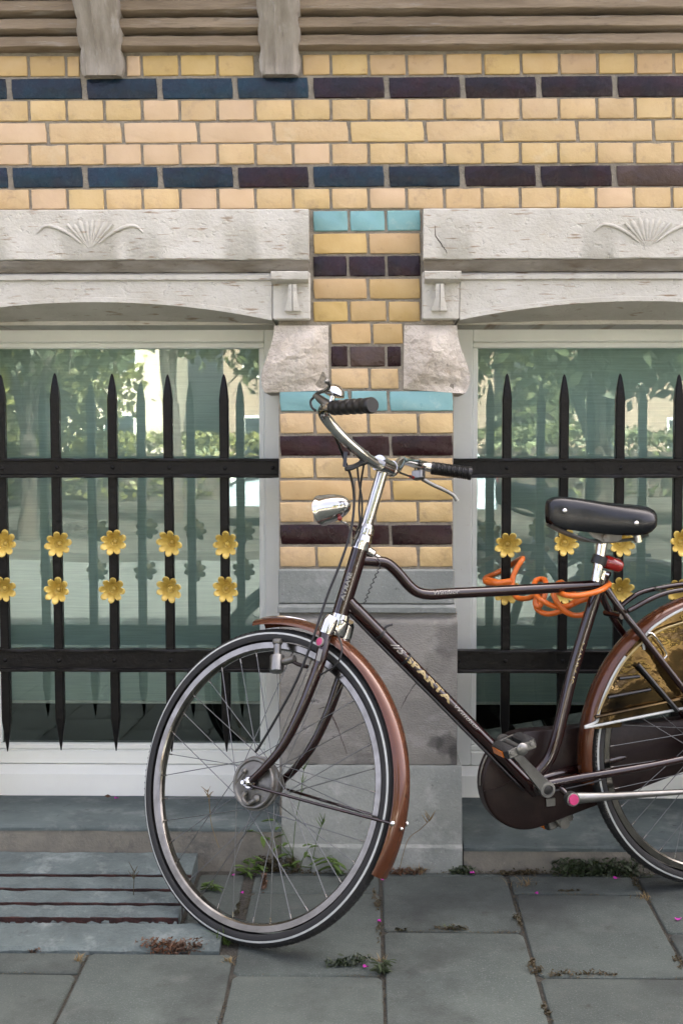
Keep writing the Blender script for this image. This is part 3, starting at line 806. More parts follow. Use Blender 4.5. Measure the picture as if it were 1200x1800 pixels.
def bar_mesh(zt, zb):
    h = .0120
    c = .003
    def sq(r, z, cc=c):
        cc = min(cc, r * .4)
        return [(-r + cc, -r, z), (r - cc, -r, z), (r, -r + cc, z), (r, r - cc, z), (r - cc, r, z), (-r + cc, r, z), (-r, r - cc, z), (-r, -r + cc, z)]
    rs = [sq(.0012, zb), sq(.004, zb + .02), sq(h * .98, zb + .085), sq(h, zb + .09), sq(h, zt - .078), sq(h * 1.04, zt - .070), sq(h * .78, zt - .038), sq(.0045, zt - .008), sq(.0015, zt)]
    return MB().rings(rs, True, True).mesh('bar', 'black_iron', None, R(28))
BY = 0.075
bars_px = [[5, 100, 197, 296, 393], [890, 990, 1088, 1190]]
for gi in (0, 1):
    lab = ['black spiked iron grille with gilt flowers over the window left of the brick pier', 'black spiked iron grille with gilt flowers behind the bicycle saddle'][gi]
    xa, xb = OPEN[gi]
    g = thing('window_grille', lab, 'grille', (0, BY, 0), 'window grilles')
    zt, zb = Z(657, BY), Z(1322, BY)
    bm_ = bar_mesh(zt - .0, zb)
    bx = [X(p + (4 if gi == 0 else -1), BY, 900) for p in bars_px[gi]]
    if gi == 1: bx.append(bx[-1] + .149)
    ztr, zbr = Z(806, BY - .02), Z(840, BY - .02)
    z2t, z2b = Z(1143, BY - .02), Z(1182, BY - .02)
    for (u_, l_) in ((ztr, zbr), (z2t, z2b)):
        rail = extr([(.013, u_), (-.022, u_), (-.024, u_ - .002), (-.024, u_ - .006), (-.0165, u_ - .007), (-.0165, l_ + .010), (-.026, l_ + .009), (-.028, l_ + .007), (-.028, l_ + .001), (-.026, l_), (.013, l_)],
                    xa + .0015, xb - .0015, 40, .0007, 4 + gi).build('rail', 'black_iron', g, smooth=R(28))
        for xq in [xa + .02] + bx + [xb - .02]:
            MB().ellipsoid((xq, -.0165, (u_ + l_) / 2 + rnd.uniform(-.002, .002)), (.0055, .004, .0055), 10, 6).build('rivet', 'black_iron', rail)
    for k, x in enumerate(bx):
        link('bar', bm_, g, (x, .0, rnd.uniform(-.003, .003)), (rnd.uniform(-.003, .003), (-.0035 if gi == 0 else 0.0) + rnd.uniform(-.0015, .0015), 0))
        for row, py in enumerate((954, 1037)):
            z = Z(py, BY - .015) + rnd.uniform(-.004, .004)
            fo = link('flower', flowers[(k * 2 + row + gi) % 5], g, (x + rnd.uniform(-.003, .003) + (.003 * (1 - row)), -.0245, z),
                      (rnd.uniform(-.10, .10), rnd.uniform(-3, 3), rnd.uniform(-.1, .1)))
            link('screw', screw, fo)

# ------------------------------------------------------------------ stone light-well grating in the pavement
gt_ = thing('stone_grating', 'worn blue-grey stone grating with long dark slots beneath the left window', 'grating')
def gtop(Y): return 0.030 + 0.105 * (Y + .085) if Y > -.50 else 0.030 + .105 * (-.415) + .13 * (Y + .5)
ysl = [-.085, -.206, -.228, -.284, -.306, -.360, -.382, -.434, -.468, -.585]      # solid, slot, solid, slot ...
sx0, sx1 = -1.02, -.428
def gseg(x0, x1, ya, yb, nm, ins=0.004, n=20, jit=.0012, seed=1):
    zt1, zt2 = gtop(yb), gtop(ya)
    return extr([(yb, -.1), (yb, zt1 - ins), (yb - ins, zt1), (ya + ins, zt2), (ya, zt2 - ins), (ya, -.1)], x0, x1, n, jit, seed).build(nm, 'grating_stone', gt_, smooth=R(32))
gseg(sx0, sx1, ysl[1], ysl[0], 'back_bar', n=24, seed=1)
for k in (2, 4, 6): gseg(sx0, sx1, ysl[k + 1], ysl[k], 'slot_bar', .006, 24, .0014, k)
for k in (1, 3, 5, 7): extr([(ysl[k] + .001, -.099), (ysl[k] + .001, gtop(ysl[k]) - .0055), (ysl[k] - .0018, gtop(ysl[k]) - .006), (ysl[k] - .003, -.099)], sx0 + .001, sx1 - .001, 30, .0007, k + 40).build('dark_slot_liner', 'rust_and_shade', gt_, smooth=R(30))  # thin liners: slot shade painted on the bar faces, together with rust
gseg(GX0, GX1, GY0, ysl[8], 'front_bar', .008, 30, .0016, 9)
gseg(GX0, sx0 - .0005, ysl[8] + .0005, ysl[0], 'end_block', .006, 6, .001, 11)
MB().box((sx0, -.5, -.1), (sx1, -.09, -.045)).build('slot_bottom', 'rust_and_shade', gt_)
rg = random.Random(4)
lip = MB()
for i in range(34):
    x = sx0 + (sx1 - sx0) * (i + rg.random()) / 34
    lip.ellipsoid((x, ysl[8] + rg.uniform(.000, .010), gtop(ysl[8]) - rg.uniform(.004, .012)), (rg.uniform(.004, .014), rg.uniform(.003, .006), rg.uniform(.003, .007)), 7, 5, .25, rg)
tag(lip.build('crumbled_edge', 'grating_stone', gt_), kind='stuff')

def crack(pts, par, Y):
    rg = random.Random(len(pts) * 7)
    pth = cr([at(x, y, Y) for x, y in pts], 6)
    pth = [q + np.array([rg.uniform(-.0012, .0012), 0, rg.uniform(-.0012, .0012)]) for q in pth]
    MB().tube(pth, [.0010 * (.4 + .8 * math.sin(math.pi * (i + .5) / len(pth))) for i in range(len(pth))], 4).build('crack', 'rust_and_shade', par, smooth=None)
pb_ = [o for o in bld.children if o.name.startswith('plinth_block')][0]
crack([(752, 1172), (744, 1186), (735, 1196), (722, 1212), (712, 1230), (704, 1246)], pb_, -.0385)
crack([(610, 1325), (580, 1250), (560, 1245)], pb_, -.0395)
lt_ = [o for o in bld.children if o.name.startswith('lintel')]
crack([(764, 395), (766, 415), (776, 430), (786, 445)], lt_[1], -.0502)

# ------------------------------------------------------------------ the bicycle (local axes: u forward, v towards the street, w up)
BX, BYY, BYAW, BLEAN, BPIT = 0.8847, -0.1614, 0.3262, 0.0175, -0.0117
BETA, UA, STEER, LW, RW = 1.2542, 0.9535, 0.9419, 1.1762, 0.3542
def bikeM():
    c, s = math.cos, math.sin
    B = np.array([[-1, 0, 0], [0, -1, 0], [0, 0, 1.0]])
    Rp = np.array([[c(BPIT), 0, -s(BPIT)], [0, 1, 0], [s(BPIT), 0, c(BPIT)]])
    Rl = np.array([[1, 0, 0], [0, c(BLEAN), -s(BLEAN)], [0, s(BLEAN), c(BLEAN)]])
    Rz = np.array([[c(BYAW), -s(BYAW), 0], [s(BYAW), c(BYAW), 0], [0, 0, 1]])
    return Rz @ B @ Rl @ Rp
BM = bikeM()
BT = np.array([BX, BYY, gz(BYY)])
AXD = np.array([-math.cos(BETA), 0, math.sin(BETA)])
APT = np.array([UA, 0, 0.8])
K_ = np.array([[0, -AXD[2], AXD[1]], [AXD[2], 0, -AXD[0]], [-AXD[1], AXD[0], 0]])
SR = np.eye(3) + math.sin(-STEER) * K_ + (1 - math.cos(-STEER)) * K_ @ K_
def SX(q): return SR @ (np.asarray(q, float) - APT) + APT          # turn with the handlebar
def loc(x, y, v):                                                  # photo pixel on the plane v of the frame
    r = BM.T @ ray(x, y); c = BM.T @ (CP - BT); return c + r * ((v - c[1]) / r[1])
def sloc(x, y, v):
    r = SR.T @ (BM.T @ ray(x, y)); c = SR.T @ (BM.T @ (CP - BT) - APT) + APT; return c + r * ((v - c[1]) / r[1])
def W2B(p): return BM.T @ (np.asarray(p, float) - BT)
bike = thing('bicycle', 'dark maroon city bicycle with brown mudguards leaning in front of the brick pier', 'bicycle')
mw = Matrix.Identity(4)
for i in range(3):
    for j in range(3): mw[i][j] = BM[i][j]
    mw[i][3] = BT[i]
bike.matrix_world = mw
VY = (0, 1, 0)
def sect(pts): return pts

# ---- wheels
def wheel(cu, xf, front):
    wname = 'front_wheel' if front else 'rear_wheel'
    wh = thing(wname, None, None); wh.parent = bike
    cc = (cu, 0, RW)
    mr = 0.0195
    prof = []
    for k in range(13):
        a = R(-118) + R(236) * k / 12
        prof.append((RW - mr + mr * math.cos(a), mr * math.sin(a)))
    MB().lathe(prof, cc, VY, n=120).build('tyre', 'rubber', wh, xf, R(60))
    # fine tread ribs
    tr = MB()
    nt_ = 150
    for k in range(nt_):
        a = 2 * math.pi * k / nt_
        for s_ in (-1, 1):
            pts = []
            for (da, ang) in ((0, 6), (.012, 24), (.004, 42)):
                t = R(ang) * s_
                rr = RW - mr + (mr + .0006) * math.cos(t)
                pts.append((cc[0] + rr * math.cos(a + da), (mr + .0006) * math.sin(t), cc[2] + rr * math.sin(a + da)))
            tr.tube(pts, .0009, 3)
    tag(tr.build('tread', 'rubber', wh, xf, R(80)), kind='stuff')
    for s_ in (-1, 1):
        pf = []
        for ang in (63, 67, 72, 76):
            t = R(ang)
            pf.append((RW - mr + (mr + .0007) * math.cos(t), s_ * (mr + .0007) * math.sin(t)))
        MB().lathe(pf, cc, VY, n=120).build('reflective_stripe', 'stripe_white', wh, xf, R(60))
    rp = [(.3215, -.0125), (.3222, -.0105), (.315, -.0105), (.313, -.006), (.313, .006), (.315, .0105), (.3222, .0105), (.3215, .0125), (.308, .0122), (.3045, .0095), (.3025, .004), (.3025, -.004), (.3045, -.0095), (.308, -.0122)]
    MB().lathe(rp, cc, VY, n=110, closed_prof=True).build('rim', 'rim_steel', wh, xf, R(30))
    # hub with drum brake on the street side
    h = MB()
    dr = .0575 if front else .050
    h.lathe([(0, .042), (.030, .042), (.034, .040), (.048, .040), (.051, .043), (dr - .002, .043), (dr, .040), (dr, .030), (dr + .004, .029), (dr + .004, .026), (dr, .025), (dr - .004, .006), (.030, -.008), (.024, -.02), (.022, -.028), (.033, -.029), (.033, -.033), (.018, -.034), (.012, -.044), (0, -.044)], cc, VY, n=44)
    hub = h.build('hub', 'hub_alloy', wh, xf, R(30))
    if front:
        ax = MB().tube([(cu, -.078, RW), (cu, .080, RW)], .0048, 12).build('axle', 'chrome', wh, xf)
        nu = MB()
        for s_ in (-1, 1):
            nu.lathe([(0, .058 * s_), (.0092, .058 * s_), (.0095, .066 * s_), (.0075, .0695 * s_), (0, .0695 * s_)], cc, VY, n=6)
            nu.lathe([(0, .053 * s_), (.0125, .053 * s_), (.0125, .0578 * s_), (0, .0578 * s_)], cc, VY, n=16)
        nu.build('axle_nut', 'chrome', wh, xf, R(20))
        lv = MB().tube(cr([(cu + .014, .047, RW - .020), (cu + .020, .049, RW - .034), (cu + .006, .049, RW - .046), (cu - .012, .047, RW - .036)], 4), .0055, 8)
        lv.ellipsoid((cu - .014, .046, RW - .034), (.010, .005, .010)).ellipsoid((cu + .022, .046, RW + .026), (.006, .005, .006))
        lv.tube([(cu + .026, .047, RW + .020), (cu + .044, .048, RW - .002)], .002, 6)
        lv.build('brake_lever_arm', 'hub_alloy', wh, xf)
    n = 36
    rgs = random.Random(3)
    for k in range(n):
        s_ = 1 if k % 2 == 0 else -1
        fr_ = (dr + .002) if s_ > 0 else .031
        fv = .0275 if s_ > 0 else -.031
        a = 2 * math.pi * (k + .35) / n
        tw = (1 if (k // 2) % 2 == 0 else -1) * (R(68) if s_ < 0 else R(54))
        ah = a + tw
        p0 = np.array([cu + fr_ * math.cos(ah), fv, RW + fr_ * math.sin(ah)]); p1 = np.array([cu + .3035 * math.cos(a), .003 * s_, RW + .3035 * math.sin(a)])
        MB().tube([p0, p1], .00105, 5).build('spoke', 'spoke_steel', wh, xf, R(80))
        pn = p1 + (p0 - p1) / np.linalg.norm(p0 - p1) * .013
        MB().tube([p1, pn], .0019, 6).build('spoke_nipple', 'rim_steel', wh, xf, R(80))
    return wh
fwh = wheel(LW, SX, True)
rwh = wheel(0.0, None, False)

# ---- frame
frm = MB().tube(cr([loc(634, 962, 0), loc(597, 1082, 0)], 2), .0190, 20).build('head_tube', 'maroon_paint', bike)
ttp = [loc(634, 985, 0), loc(657, 986.5, 0), loc(679, 990, 0), loc(698, 1006, 0), loc(717, 1028, 0), loc(734, 1041, 0), loc(757, 1045, 0), loc(790, 1043, 0), loc(900, 1037.5, 0), loc(1055, 1028, 0)]
TT = cr(ttp, 8)
MB().tube(TT, .0127, 18).build('top_tube', 'maroon_paint', bike)
DT0, DT1 = loc(606, 1052, 0), loc(942, 1392, 0)
MB().tube([DT0, DT1], .0162, 18).build('down_tube', 'maroon_paint', bike)
ST = cr([loc(1059, 1010, 0), loc(1042, 1060, 0), loc(1007, 1176, 0), loc(986, 1262, 0), loc(976, 1303, 0), loc(965, 1332, 0), loc(948, 1354, 0), loc(925, 1372, 0)], 8)
MB().tube(ST, .0148, 18).build('seat_tube', 'maroon_paint', bike)
lug = MB().tube([loc(1060, 1004, 0), loc(1053, 1028, 0)], .0172, 18)
lug.tube([loc(1040, 1029, 0), loc(1056, 1028, 0)], [.0135, .0160], 16)
lug.build('frame_lug', 'maroon_paint', bike)
MB().tube([loc(602, 1048, 0), loc(622, 1070, 0)], [.0180, .0168], 16).build('frame_lug', 'maroon_paint', bike)
BB = np.array([.499, 0, .300])
MB().lathe([(0, -.036), (.019, -.036), (.022, -.034), (.022, .034), (.019, .036), (0, .036)], BB, VY, n=24).build('bottom_bracket', 'maroon_paint', bike)
for s_ in (1, -1):
    MB().tube(cr([BB + [-.005, .022 * s_, .0], BB + [-.10, .034 * s_, .012], (.25, .052 * s_, .327), (0.0, .062 * s_, RW)], 6), [.0115] * 7 + [.0105] * 6 + [.009] * 6, 14).build('chain_stay', 'maroon_paint', bike)
    MB().tube(cr([loc(1057, 1030, 0) + [0, .014 * s_, 0], loc(1093, 1075, .035) * [1, 0, 1] + [0, .036 * s_, 0], loc(1143, 1138, .05) * [1, 0, 1] + [0, .050 * s_, 0], (0.004, .064 * s_, RW)], 6), .0085, 12).build('seat_stay', 'maroon_paint', bike)
# seat stay bridge plate
pA, pB = loc(1078, 1080, 0), loc(1092, 1100, 0)
MB().tube([pA + [0, -.04, 0], pA + [0, .04, 0]], .008, 10).build('stay_bridge', 'maroon_paint', bike)

# ---- steering: headset, stem, handlebar, fork
def axp(w): return APT + AXD * ((w - .8) / AXD[2])
wt, wb = loc(634, 962, 0)[2], loc(597, 1082, 0)[2]
h = MB()
for (a, b, r0, r1) in ((wt - .004, wt + .010, .0205, .0215), (wt + .010, wt + .015, .0185, .0185), (wt + .015, wt + .028, .0220, .0190), (wt + .028, wt + .032, .0165, .0165), (wt + .032, wt + .044, .0205, .0195), (wt + .044, wt + .052, .0175, .0150)):
    h.tube([axp(a), axp(b)], [r0, r1], 22)
h.build('headset', 'chrome', bike, smooth=R(30))
h = MB()
for (a, b, r0, r1) in ((wb - .012, wb + .003, .0230, .0205), (wb - .016, wb - .012, .0190, .0190)):
    h.tube([axp(a), axp(b)], [r0, r1], 22)
h.build('headset', 'chrome', bike, smooth=R(30))
MB().tube(cr([loc(643, 966, .0), loc(655, 974, 0), loc(668, 981, 0)], 3), [.011] * 4 + [.005] * 3, 10).build('headset_guard', 'chrome', bike)
zc = 1.062
st = MB().tube([axp(wt + .05), axp(zc - .004)], .0135, 20)
st.ellipsoid(tuple(axp(zc + .002)), (.0128, .0128, .013), 16, 10)
fwd = np.array([math.sin(BETA), 0, math.cos(BETA)])
clamp = axp(zc) + fwd * (-.004)
st.tube([clamp + [0, -.027, 0], clamp + [0, .027, 0]], [.0172, .0172], 18)
st.tube([clamp + [0, -.030, 0], clamp + [0, -.022, 0]], .0188, 18).tube([clamp + [0, .022, 0], clamp + [0, .030, 0]], .0188, 18)
st.build('stem', 'chrome', bike, SX, R(40))
HBL = cr([clamp, clamp + [.004, .045, -.002], sloc(635, 798, .09), sloc(604, 771, .145), sloc(578, 742, .19), sloc(568, 724, .218), sloc(576, 716, .238), sloc(598, 717, .252), sloc(652, 713, .298)], 6)
HBR = cr([clamp, clamp + [.003, -.045, .004], sloc(706, 811, -.10), sloc(724, 813, -.19), sloc(742, 818, -.235), sloc(760, 822.5, -.252), sloc(824, 832, -.300)], 6)
MB().tube(HBL[::-1] + HBR[1:], .0122, 16).build('handlebar', 'chrome', bike, SX, R(60))
def grip(p0, p1, ribs, par=bike):
    p0, p1 = np.array(p0), np.array(p1)
    rr, pts = [], []
    N_ = ribs * 4 + 8
    for i in range(N_ + 1):
        t = i / N_
        r = .0158 + (.0011 * math.sin(2 * math.pi * ribs * t) if .05 < t < .93 else .0) + (.0012 if t > .93 else 0)
        if t == 0: r = .0135
        if t > .985: r = .0145
        rr.append(r); pts.append(p0 + (p1 - p0) * t)
    return MB().tube(pts, rr, 18).build('grip', 'grip_rubber', par, SX, R(50))
grip(sloc(584, 717, .243), sloc(655, 712.5, .300), 6)
grip(sloc(757, 822.5, -.25), sloc(829, 832.5, -.304), 20)
# left control: bracket, lever, bell
g0 = sloc(578, 712, .236)
MB().tube(cr([sloc(556, 696, .225), sloc(566, 704, .235), sloc(585, 716, .248)], 4), [.006, .007, .008, .009, .009, .009, .009, .008, .007], 10).build('brake_lever_bracket', 'alloy', bike, SX)
MB().tube(cr([sloc(552, 697, .222), sloc(560, 690, .232), sloc(574, 686, .262), sloc(579, 679, .290), sloc(576, 671, .305), sloc(571, 670, .315)], 5), [.0042] * 12 + [.0038] * 8 + [.0042, .005, .0055, .005, .003, .0025][:6], 10).build('brake_lever', 'alloy', bike, SX)
b_ = MB()
bc = sloc(583, 703, .240)
b_.lathe([(.0, .022), (.011, .0205), (.019, .015), (.0235, .007), (.0245, 0), (.0235, -.001), (.014, -.004), (0, -.004)], bc + AXD * .012, AXD, n=26)
b_.tube([bc - AXD * .006, bc + AXD * .012], .006, 10)
b_.build('bell', 'chrome', bike, SX)
MB().tube(cr([sloc(553, 697, .222), sloc(546, 705, .222), sloc(548, 716, .222), sloc(555, 722, .22)], 4), .0028, 8).build('cable', 'cable_black', bike, SX)
# right lever
MB().box((-.015, -.010, -.012), (.015, .010, .012), .003).build('lever_housing', 'alloy', bike, lambda q: SX(sloc(735, 835, -.228) + q))
MB().tube(cr([sloc(742, 842, -.235), sloc(760, 852, -.25), sloc(782, 862, -.27), sloc(797, 871, -.285), sloc(803, 880, -.292)], 4), [.0052] * 8 + [.0048] * 6 + [.005] * 3, 10).build('brake_lever', 'alloy', bike, SX)
MB().tube([sloc(716, 811, -.15), sloc(722, 840, -.21)], .001, 4)
MB().tube(cr([sloc(692, 827, -.05), sloc(708, 833, -.12), sloc(724, 839, -.215)], 4), .0026, 8).build('cable', 'cable_black', bike, SX)
MB().tube([sloc(720, 837.5, -.205), sloc(727, 840, -.222)], .0042, 8).build('cable_ferrule', 'red_plastic', bike, SX)
for q in (733, 739):
    p = sloc(q, 818, -.226 if q == 733 else -.236)
    MB().lathe([(.0125, -.002), (.0135, -.002), (.0135, .002), (.0125, .002)], p, sloc(745, 820, -.24) - sloc(730, 816, -.22), n=18, closed_prof=True).build('clamp_band', 'black_plastic', bike, SX)
# black bracket strapped to the bar
pb_ = sloc(640, 800, .085)
MB().tube(cr([sloc(641, 797, .07), sloc(645, 806, .07), sloc(636, 813, .075), sloc(618, 822, .09), sloc(606, 824, .10)], 4), [.0080] * 9 + [.0055] * 8, 10, flat=1.2).build('strap_bracket', 'black_plastic', bike, SX)
MB().prism([(604, 793), (611, 795), (608, 822), (602, 820)], lambda p: sloc(*p, .095), lambda p: sloc(*p, .125)).build('bracket_plate', 'black_plastic', bike, SX)
MB().tube(cr([sloc(606, 822, .10), sloc(624, 818, .085), sloc(640, 811, .075)], 4), .004, 8).build('bracket_arm', 'black_plastic', bike, SX)

# headlamp, turned with the fork
lc = sloc(583, 893, .015)
lampax = sloc(548, 897, .015) - sloc(618, 880, .015); lampax = lampax / np.linalg.norm(lampax)
pr = [(0, -.050), (.008, -.048), (.016, -.042), (.0235, -.031), (.029, -.016), (.0325, .000), (.0342, .014), (.0348, .024), (.0360, .0255), (.0360, .0305), (.033, .032)]
lp = MB().lathe(pr, lc, lampax, n=32).build('headlamp', 'chrome', bike, SX, R(50))
MB().lathe([(.033, .031), (.025, .037), (.012, .040), (0, .041)], lc, lampax, n=28).build('lamp_lens', 'lens_glass', lp, SX)
MB().tube(cr([sloc(592, 912, .01), sloc(600, 916, .006), sloc(612, 922, .0), sloc(628, 934, 0)], 4), .0045, 8, flat=.5).build('lamp_bracket', 'chrome', lp, SX)
MB().ellipsoid(tuple(sloc(597, 911, .02)), (.006, .006, .006)).build('lamp_bolt', 'red_plastic', lp, SX)

# fork
crn = MB()
cA, cB = axp(.716), axp(.683)
crn.tube([axp(.722), axp(.712), axp(.690), axp(.684)], [.0215, .024, .024, .0225], 24)
for s_ in (1, -1):
    crn.tube([axp(.716) + [0, .030 * s_, 0], axp(.708) + [0, .034 * s_, 0], axp(.682) + [0, .036 * s_, 0]], [.0165, .0185, .0185], 18)
crn.build('fork_crown', 'chrome', bike, SX, R(40))
for s_ in (1, -1):
    pts = [axp(.686) + [0, .037 * s_, 0], sloc(563, 1158, .048) * [1, 0, 1] + [0, .046 * s_, 0], sloc(546, 1208, .05) * [1, 0, 1] + [0, .050 * s_, 0], sloc(526, 1258, .05) * [1, 0, 1] + [0, .052 * s_, 0],
           sloc(500, 1309, .05) * [1, 0, 1] + [0, .053 * s_, 0], sloc(470, 1346, .052) * [1, 0, 1] + [0, .054 * s_, 0], (LW - .004, .053 * s_, RW + .003)]
    pth = cr(pts, 5)
    MB().tube(pth, [.0138 - .0052 * (i / (len(pth) - 1)) for i in range(len(pth))], 14).build('fork_blade', 'maroon_paint', bike, SX)
    MB().lathe([(0, .049 * s_), (.016, .049 * s_), (.016, .0545 * s_), (0, .0545 * s_)], (LW, 0, RW), VY, n=18).build('dropout', 'maroon_paint', bike, SX)
eb = sloc(562, 1128, .060)
MB().lathe([(0, .003), (.009, .002), (.009, -.002)], eb, (0.15, 1, .1), n=20).build('fork_badge', 'pink_print', bike, SX)
MB().lathe([(.0092, .0022), (.0104, .002), (.0104, -.002)], eb, (0.15, 1, .1), n=20).build('badge_rim', 'silver_print', bike, SX)
MB().prism([(560, 1140), (567, 1142), (562, 1163), (555, 1160)], lambda p: sloc(*p, .0615), lambda p: sloc(*p, .058)).build('fork_sticker', 'silver_print', bike, SX)

# mudguards
def guard(cu, a0, a1, xf, name, rad=.381, hw=.0265):
    pf = []
    for k in range(11):
        t = R(-86) + R(172) * k / 10
        pf.append((rad - .0205 + .0205 * math.cos(t), hw * math.sin(t)))
    for k in range(10, -1, -1):
        t = R(-86) + R(172) * k / 10
        pf.append((rad - .0205 + .0188 * math.cos(t), (hw - .0016) * math.sin(t)))
    # lathe angle: 0 = forward, grows towards up; axis chosen so that e2 is up
    return MB().lathe(pf, (cu, 0, RW), (0, -1, 0), a0, a1, 64, ref=(1, 0, 0), closed_prof=True).build(name, 'brown_paint', bike, xf, R(45))
fg = guard(LW, R(85), R(211), SX, 'front_mudguard')
MB().tube([(LW + .3815 * math.cos(t), 0, RW + .3815 * math.sin(t)) for t in np.linspace(R(86), R(106), 9)], [.002, .0035, .004, .004, .004, .0035, .003, .0025, .0015], 8).build('mudguard_highlight', 'chrome', fg, SX)  # chrome strip standing in for light on the mudguard's upper surface
for s_ in (1, -1):
    pa = np.array([LW - .004, .058 * s_, RW - .006]); pe = np.array([LW + .366 * math.cos(R(193)), .027 * s_, RW + .366 * math.sin(R(193))])
    MB().tube([pa, pa + (pe - pa) * .5 + [0, 0, -.001], pe], .0033, 8).build('mudguard_stay', 'maroon_paint', fg, SX)
    MB().ellipsoid(tuple(pe + [-.004, .001 * s_, 0]), (.006, .004, .006), 8, 6).build('stay_bolt', 'chrome', fg, SX)
MB().ellipsoid((LW + .383 * math.cos(R(194)), .008, RW + .383 * math.sin(R(194))), (.004, .004, .004), 8, 6).build('mudguard_rivet', 'chrome', fg, SX)
rgd = guard(0, R(-10), R(201), None, 'rear_mudguard', .383, .030)

# ---- coat guard over the rear wheel
GV = 0.0335
def inrad(p, lim): 
    d = np.array([p[0], p[2] - RW]); n = np.linalg.norm(d)
    return n
c0 = loc(1027, 1279, GV); c1 = loc(1205, 1242, GV)
low = lambda u: c0[2] + (c1[2] - c0[2]) * (u - c0[0]) / (c1[0] - c0[0])
a_start = math.atan2(c0[2] - RW, c0[0])
Rg = .366
gm = MB()
na, nr = 60, 14
a_end = R(175)
idx = {}
for i in range(na + 1):
    a = a_start + (a_end - a_start) * i / na
    for j in range(nr + 1):
        # from the outer arc down to the straight lower edge
        pu, pw = Rg * math.cos(a), RW + Rg * math.sin(a)
        qu = pu * .80; qw = min(low(qu), pw - .0005)
        t = j / nr
        u_, w_ = pu + (qu - pu) * t, pw + (qw - pw) * t
        wav = mnoise.fractal(Vector((u_ * 14, w_ * 14, 2.2)), .9, 2, 4) * .006 * min(1, t * 5) * (1 - .3 * t)
        idx[i, j] = len(gm.v)
        gm.v.append((u_, GV + wav + .004 * math.sin(math.pi * t), w_))
for i in range(na):
    for j in range(nr): gm.f.append((idx[i, j], idx[i + 1, j], idx[i + 1, j + 1], idx[i, j + 1]))
cg = gm.build('coat_guard', 'guard_vinyl', bike, smooth=R(80))
edge = [loc(1205, 1244, GV + .004), loc(1110, 1263, GV + .004), loc(1027, 1279, GV + .004)]
arc = [np.array([Rg * math.cos(a), GV + .003, RW + Rg * math.sin(a)]) for a in np.linspace(a_start, R(52), 16)]
MB().tube(cr(edge[:-1] + [edge[-1]] + arc[1:12], 3), .0034, 8).build('guard_edge_strip', 'stripe_white', cg)
arc2 = [np.array([Rg * math.cos(a), GV + .003, RW + Rg * math.sin(a)]) for a in np.linspace(R(51), R(110), 14)]
MB().tube(cr([arc2[0] * [1, 1, 1] + [-.005, .001, -.03], arc2[0] + [-.003, .001, -.006]] + arc2[1:], 3), .0034, 8).build('guard_edge_strip', 'stripe_white', cg)
for (pa, pb) in (((1088, 1193), (1123, 1189)), ((1068, 1226), (1142, 1212))):
    MB().tube([loc(*pa, GV + .010), loc(*pb, GV + .010)], .004, 8).build('guard_rib', 'black_plastic', cg)
MB().tube([loc(1045, 1261, GV + .009), loc(1210, 1226, GV + .009)], .0045, 8).build('guard_rib', 'guard_vinyl', cg)
MB().tube(cr([loc(1050, 1255, GV + .009), loc(1068, 1215, GV + .010), loc(1095, 1165, GV + .010), loc(1130, 1128, GV + .010), loc(1165, 1106, GV + .010), loc(1205, 1092, GV + .010)], 4), .0022, 6).build('guard_seam', 'gold_print', cg)
MB().tube([loc(1120, 1168, GV + .011), loc(1190, 1250, GV + .011)], .006, 8).build('guard_strap', 'black_plastic', cg)
MB().tube(cr([loc(1138, 1113, GV + .012), loc(1148, 1116, GV + .013), loc(1170, 1148, GV + .012), loc(1166, 1158, GV + .012)], 4), .0022, 6).build('guard_clip', 'chrome', cg)

# ---- rear carrier
for s_, pts in ((1, [(1103, 1074), (1118, 1066), (1136, 1056), (1167, 1043), (1205, 1036), (1260, 1034)]), (-1, [(1090, 1066), (1106, 1053), (1124, 1042), (1150, 1035), (1205, 1026), (1260, 1024)])):
    MB().tube(cr([loc(*q, .058 * s_) for q in pts], 4), .0062, 10).build('carrier_rail', 'maroon_paint', bike)
MB().tube([loc(1167, 1041, .058), loc(1150, 1035, -.058)], .0045, 8).build('carrier_cross_bar', 'maroon_paint', bike)

# ---- chain case
cc_, rc_ = np.array([.493, .296]), .121
rr_ = .058
poly = []
d = np.array([0, RW]) - cc_
L_ = np.linalg.norm(d); ang = math.atan2(d[1], d[0]); al = math.acos((rc_ - rr_) / L_)
for k in range(31):
    t = ang + al + (2 * math.pi - 2 * al) * k / 30
    poly.append((cc_[0] + rc_ * math.cos(t), cc_[1] + rc_ * math.sin(t)))
for k in range(13):
    t = ang - al + 2 * al * k / 12
    poly.append((rr_ * math.cos(t), RW + rr_ * math.sin(t)))
cen = np.array([.30, .32])
def ins(p, e):
    q = np.array(p) - cen; return tuple(np.array(p) - q / np.linalg.norm(q) * e)
b = MB()
b.rings([[(x, -.084, z) for (x, z) in [ins(p, .006) for p in poly]], [(x, -.081, z) for (x, z) in poly], [(x, -.050, z) for (x, z) in poly], [(x, -.0455, z) for (x, z) in [ins(p, .004) for p in poly]], [(x, -.044, z) for (x, z) in [ins(p, .010) for p in poly]]], True, True)
cs = b.build('chain_case', 'case_paint', bike, smooth=R(30))
MB().tube([(cc_[0] + (rc_ + .001) * math.cos(t), -.062, cc_[1] + (rc_ + .001) * math.sin(t)) for t in np.linspace(R(-2), R(62), 14)], .0026, 8).build('case_rim', 'hub_alloy', cs)
MB().tube([loc(850, 1391, -.043), loc(880, 1383, -.042), loc(902, 1370, -.042)], .0016, 6).build('case_seam', 'case_paint', cs)
tp = [p for p in poly]
MB().tube([loc(905, 1287, -.062), loc(960, 1282, -.062), loc(1012, 1277, -.062)], .0022, 8).build('case_top_trim', 'hub_alloy', cs)
MB().box((-.012, -.002, -.010), (.012, .002, .010), .001).build('case_patch', 'alloy', cs, lambda q: loc(967, 1410, -.041) + q)

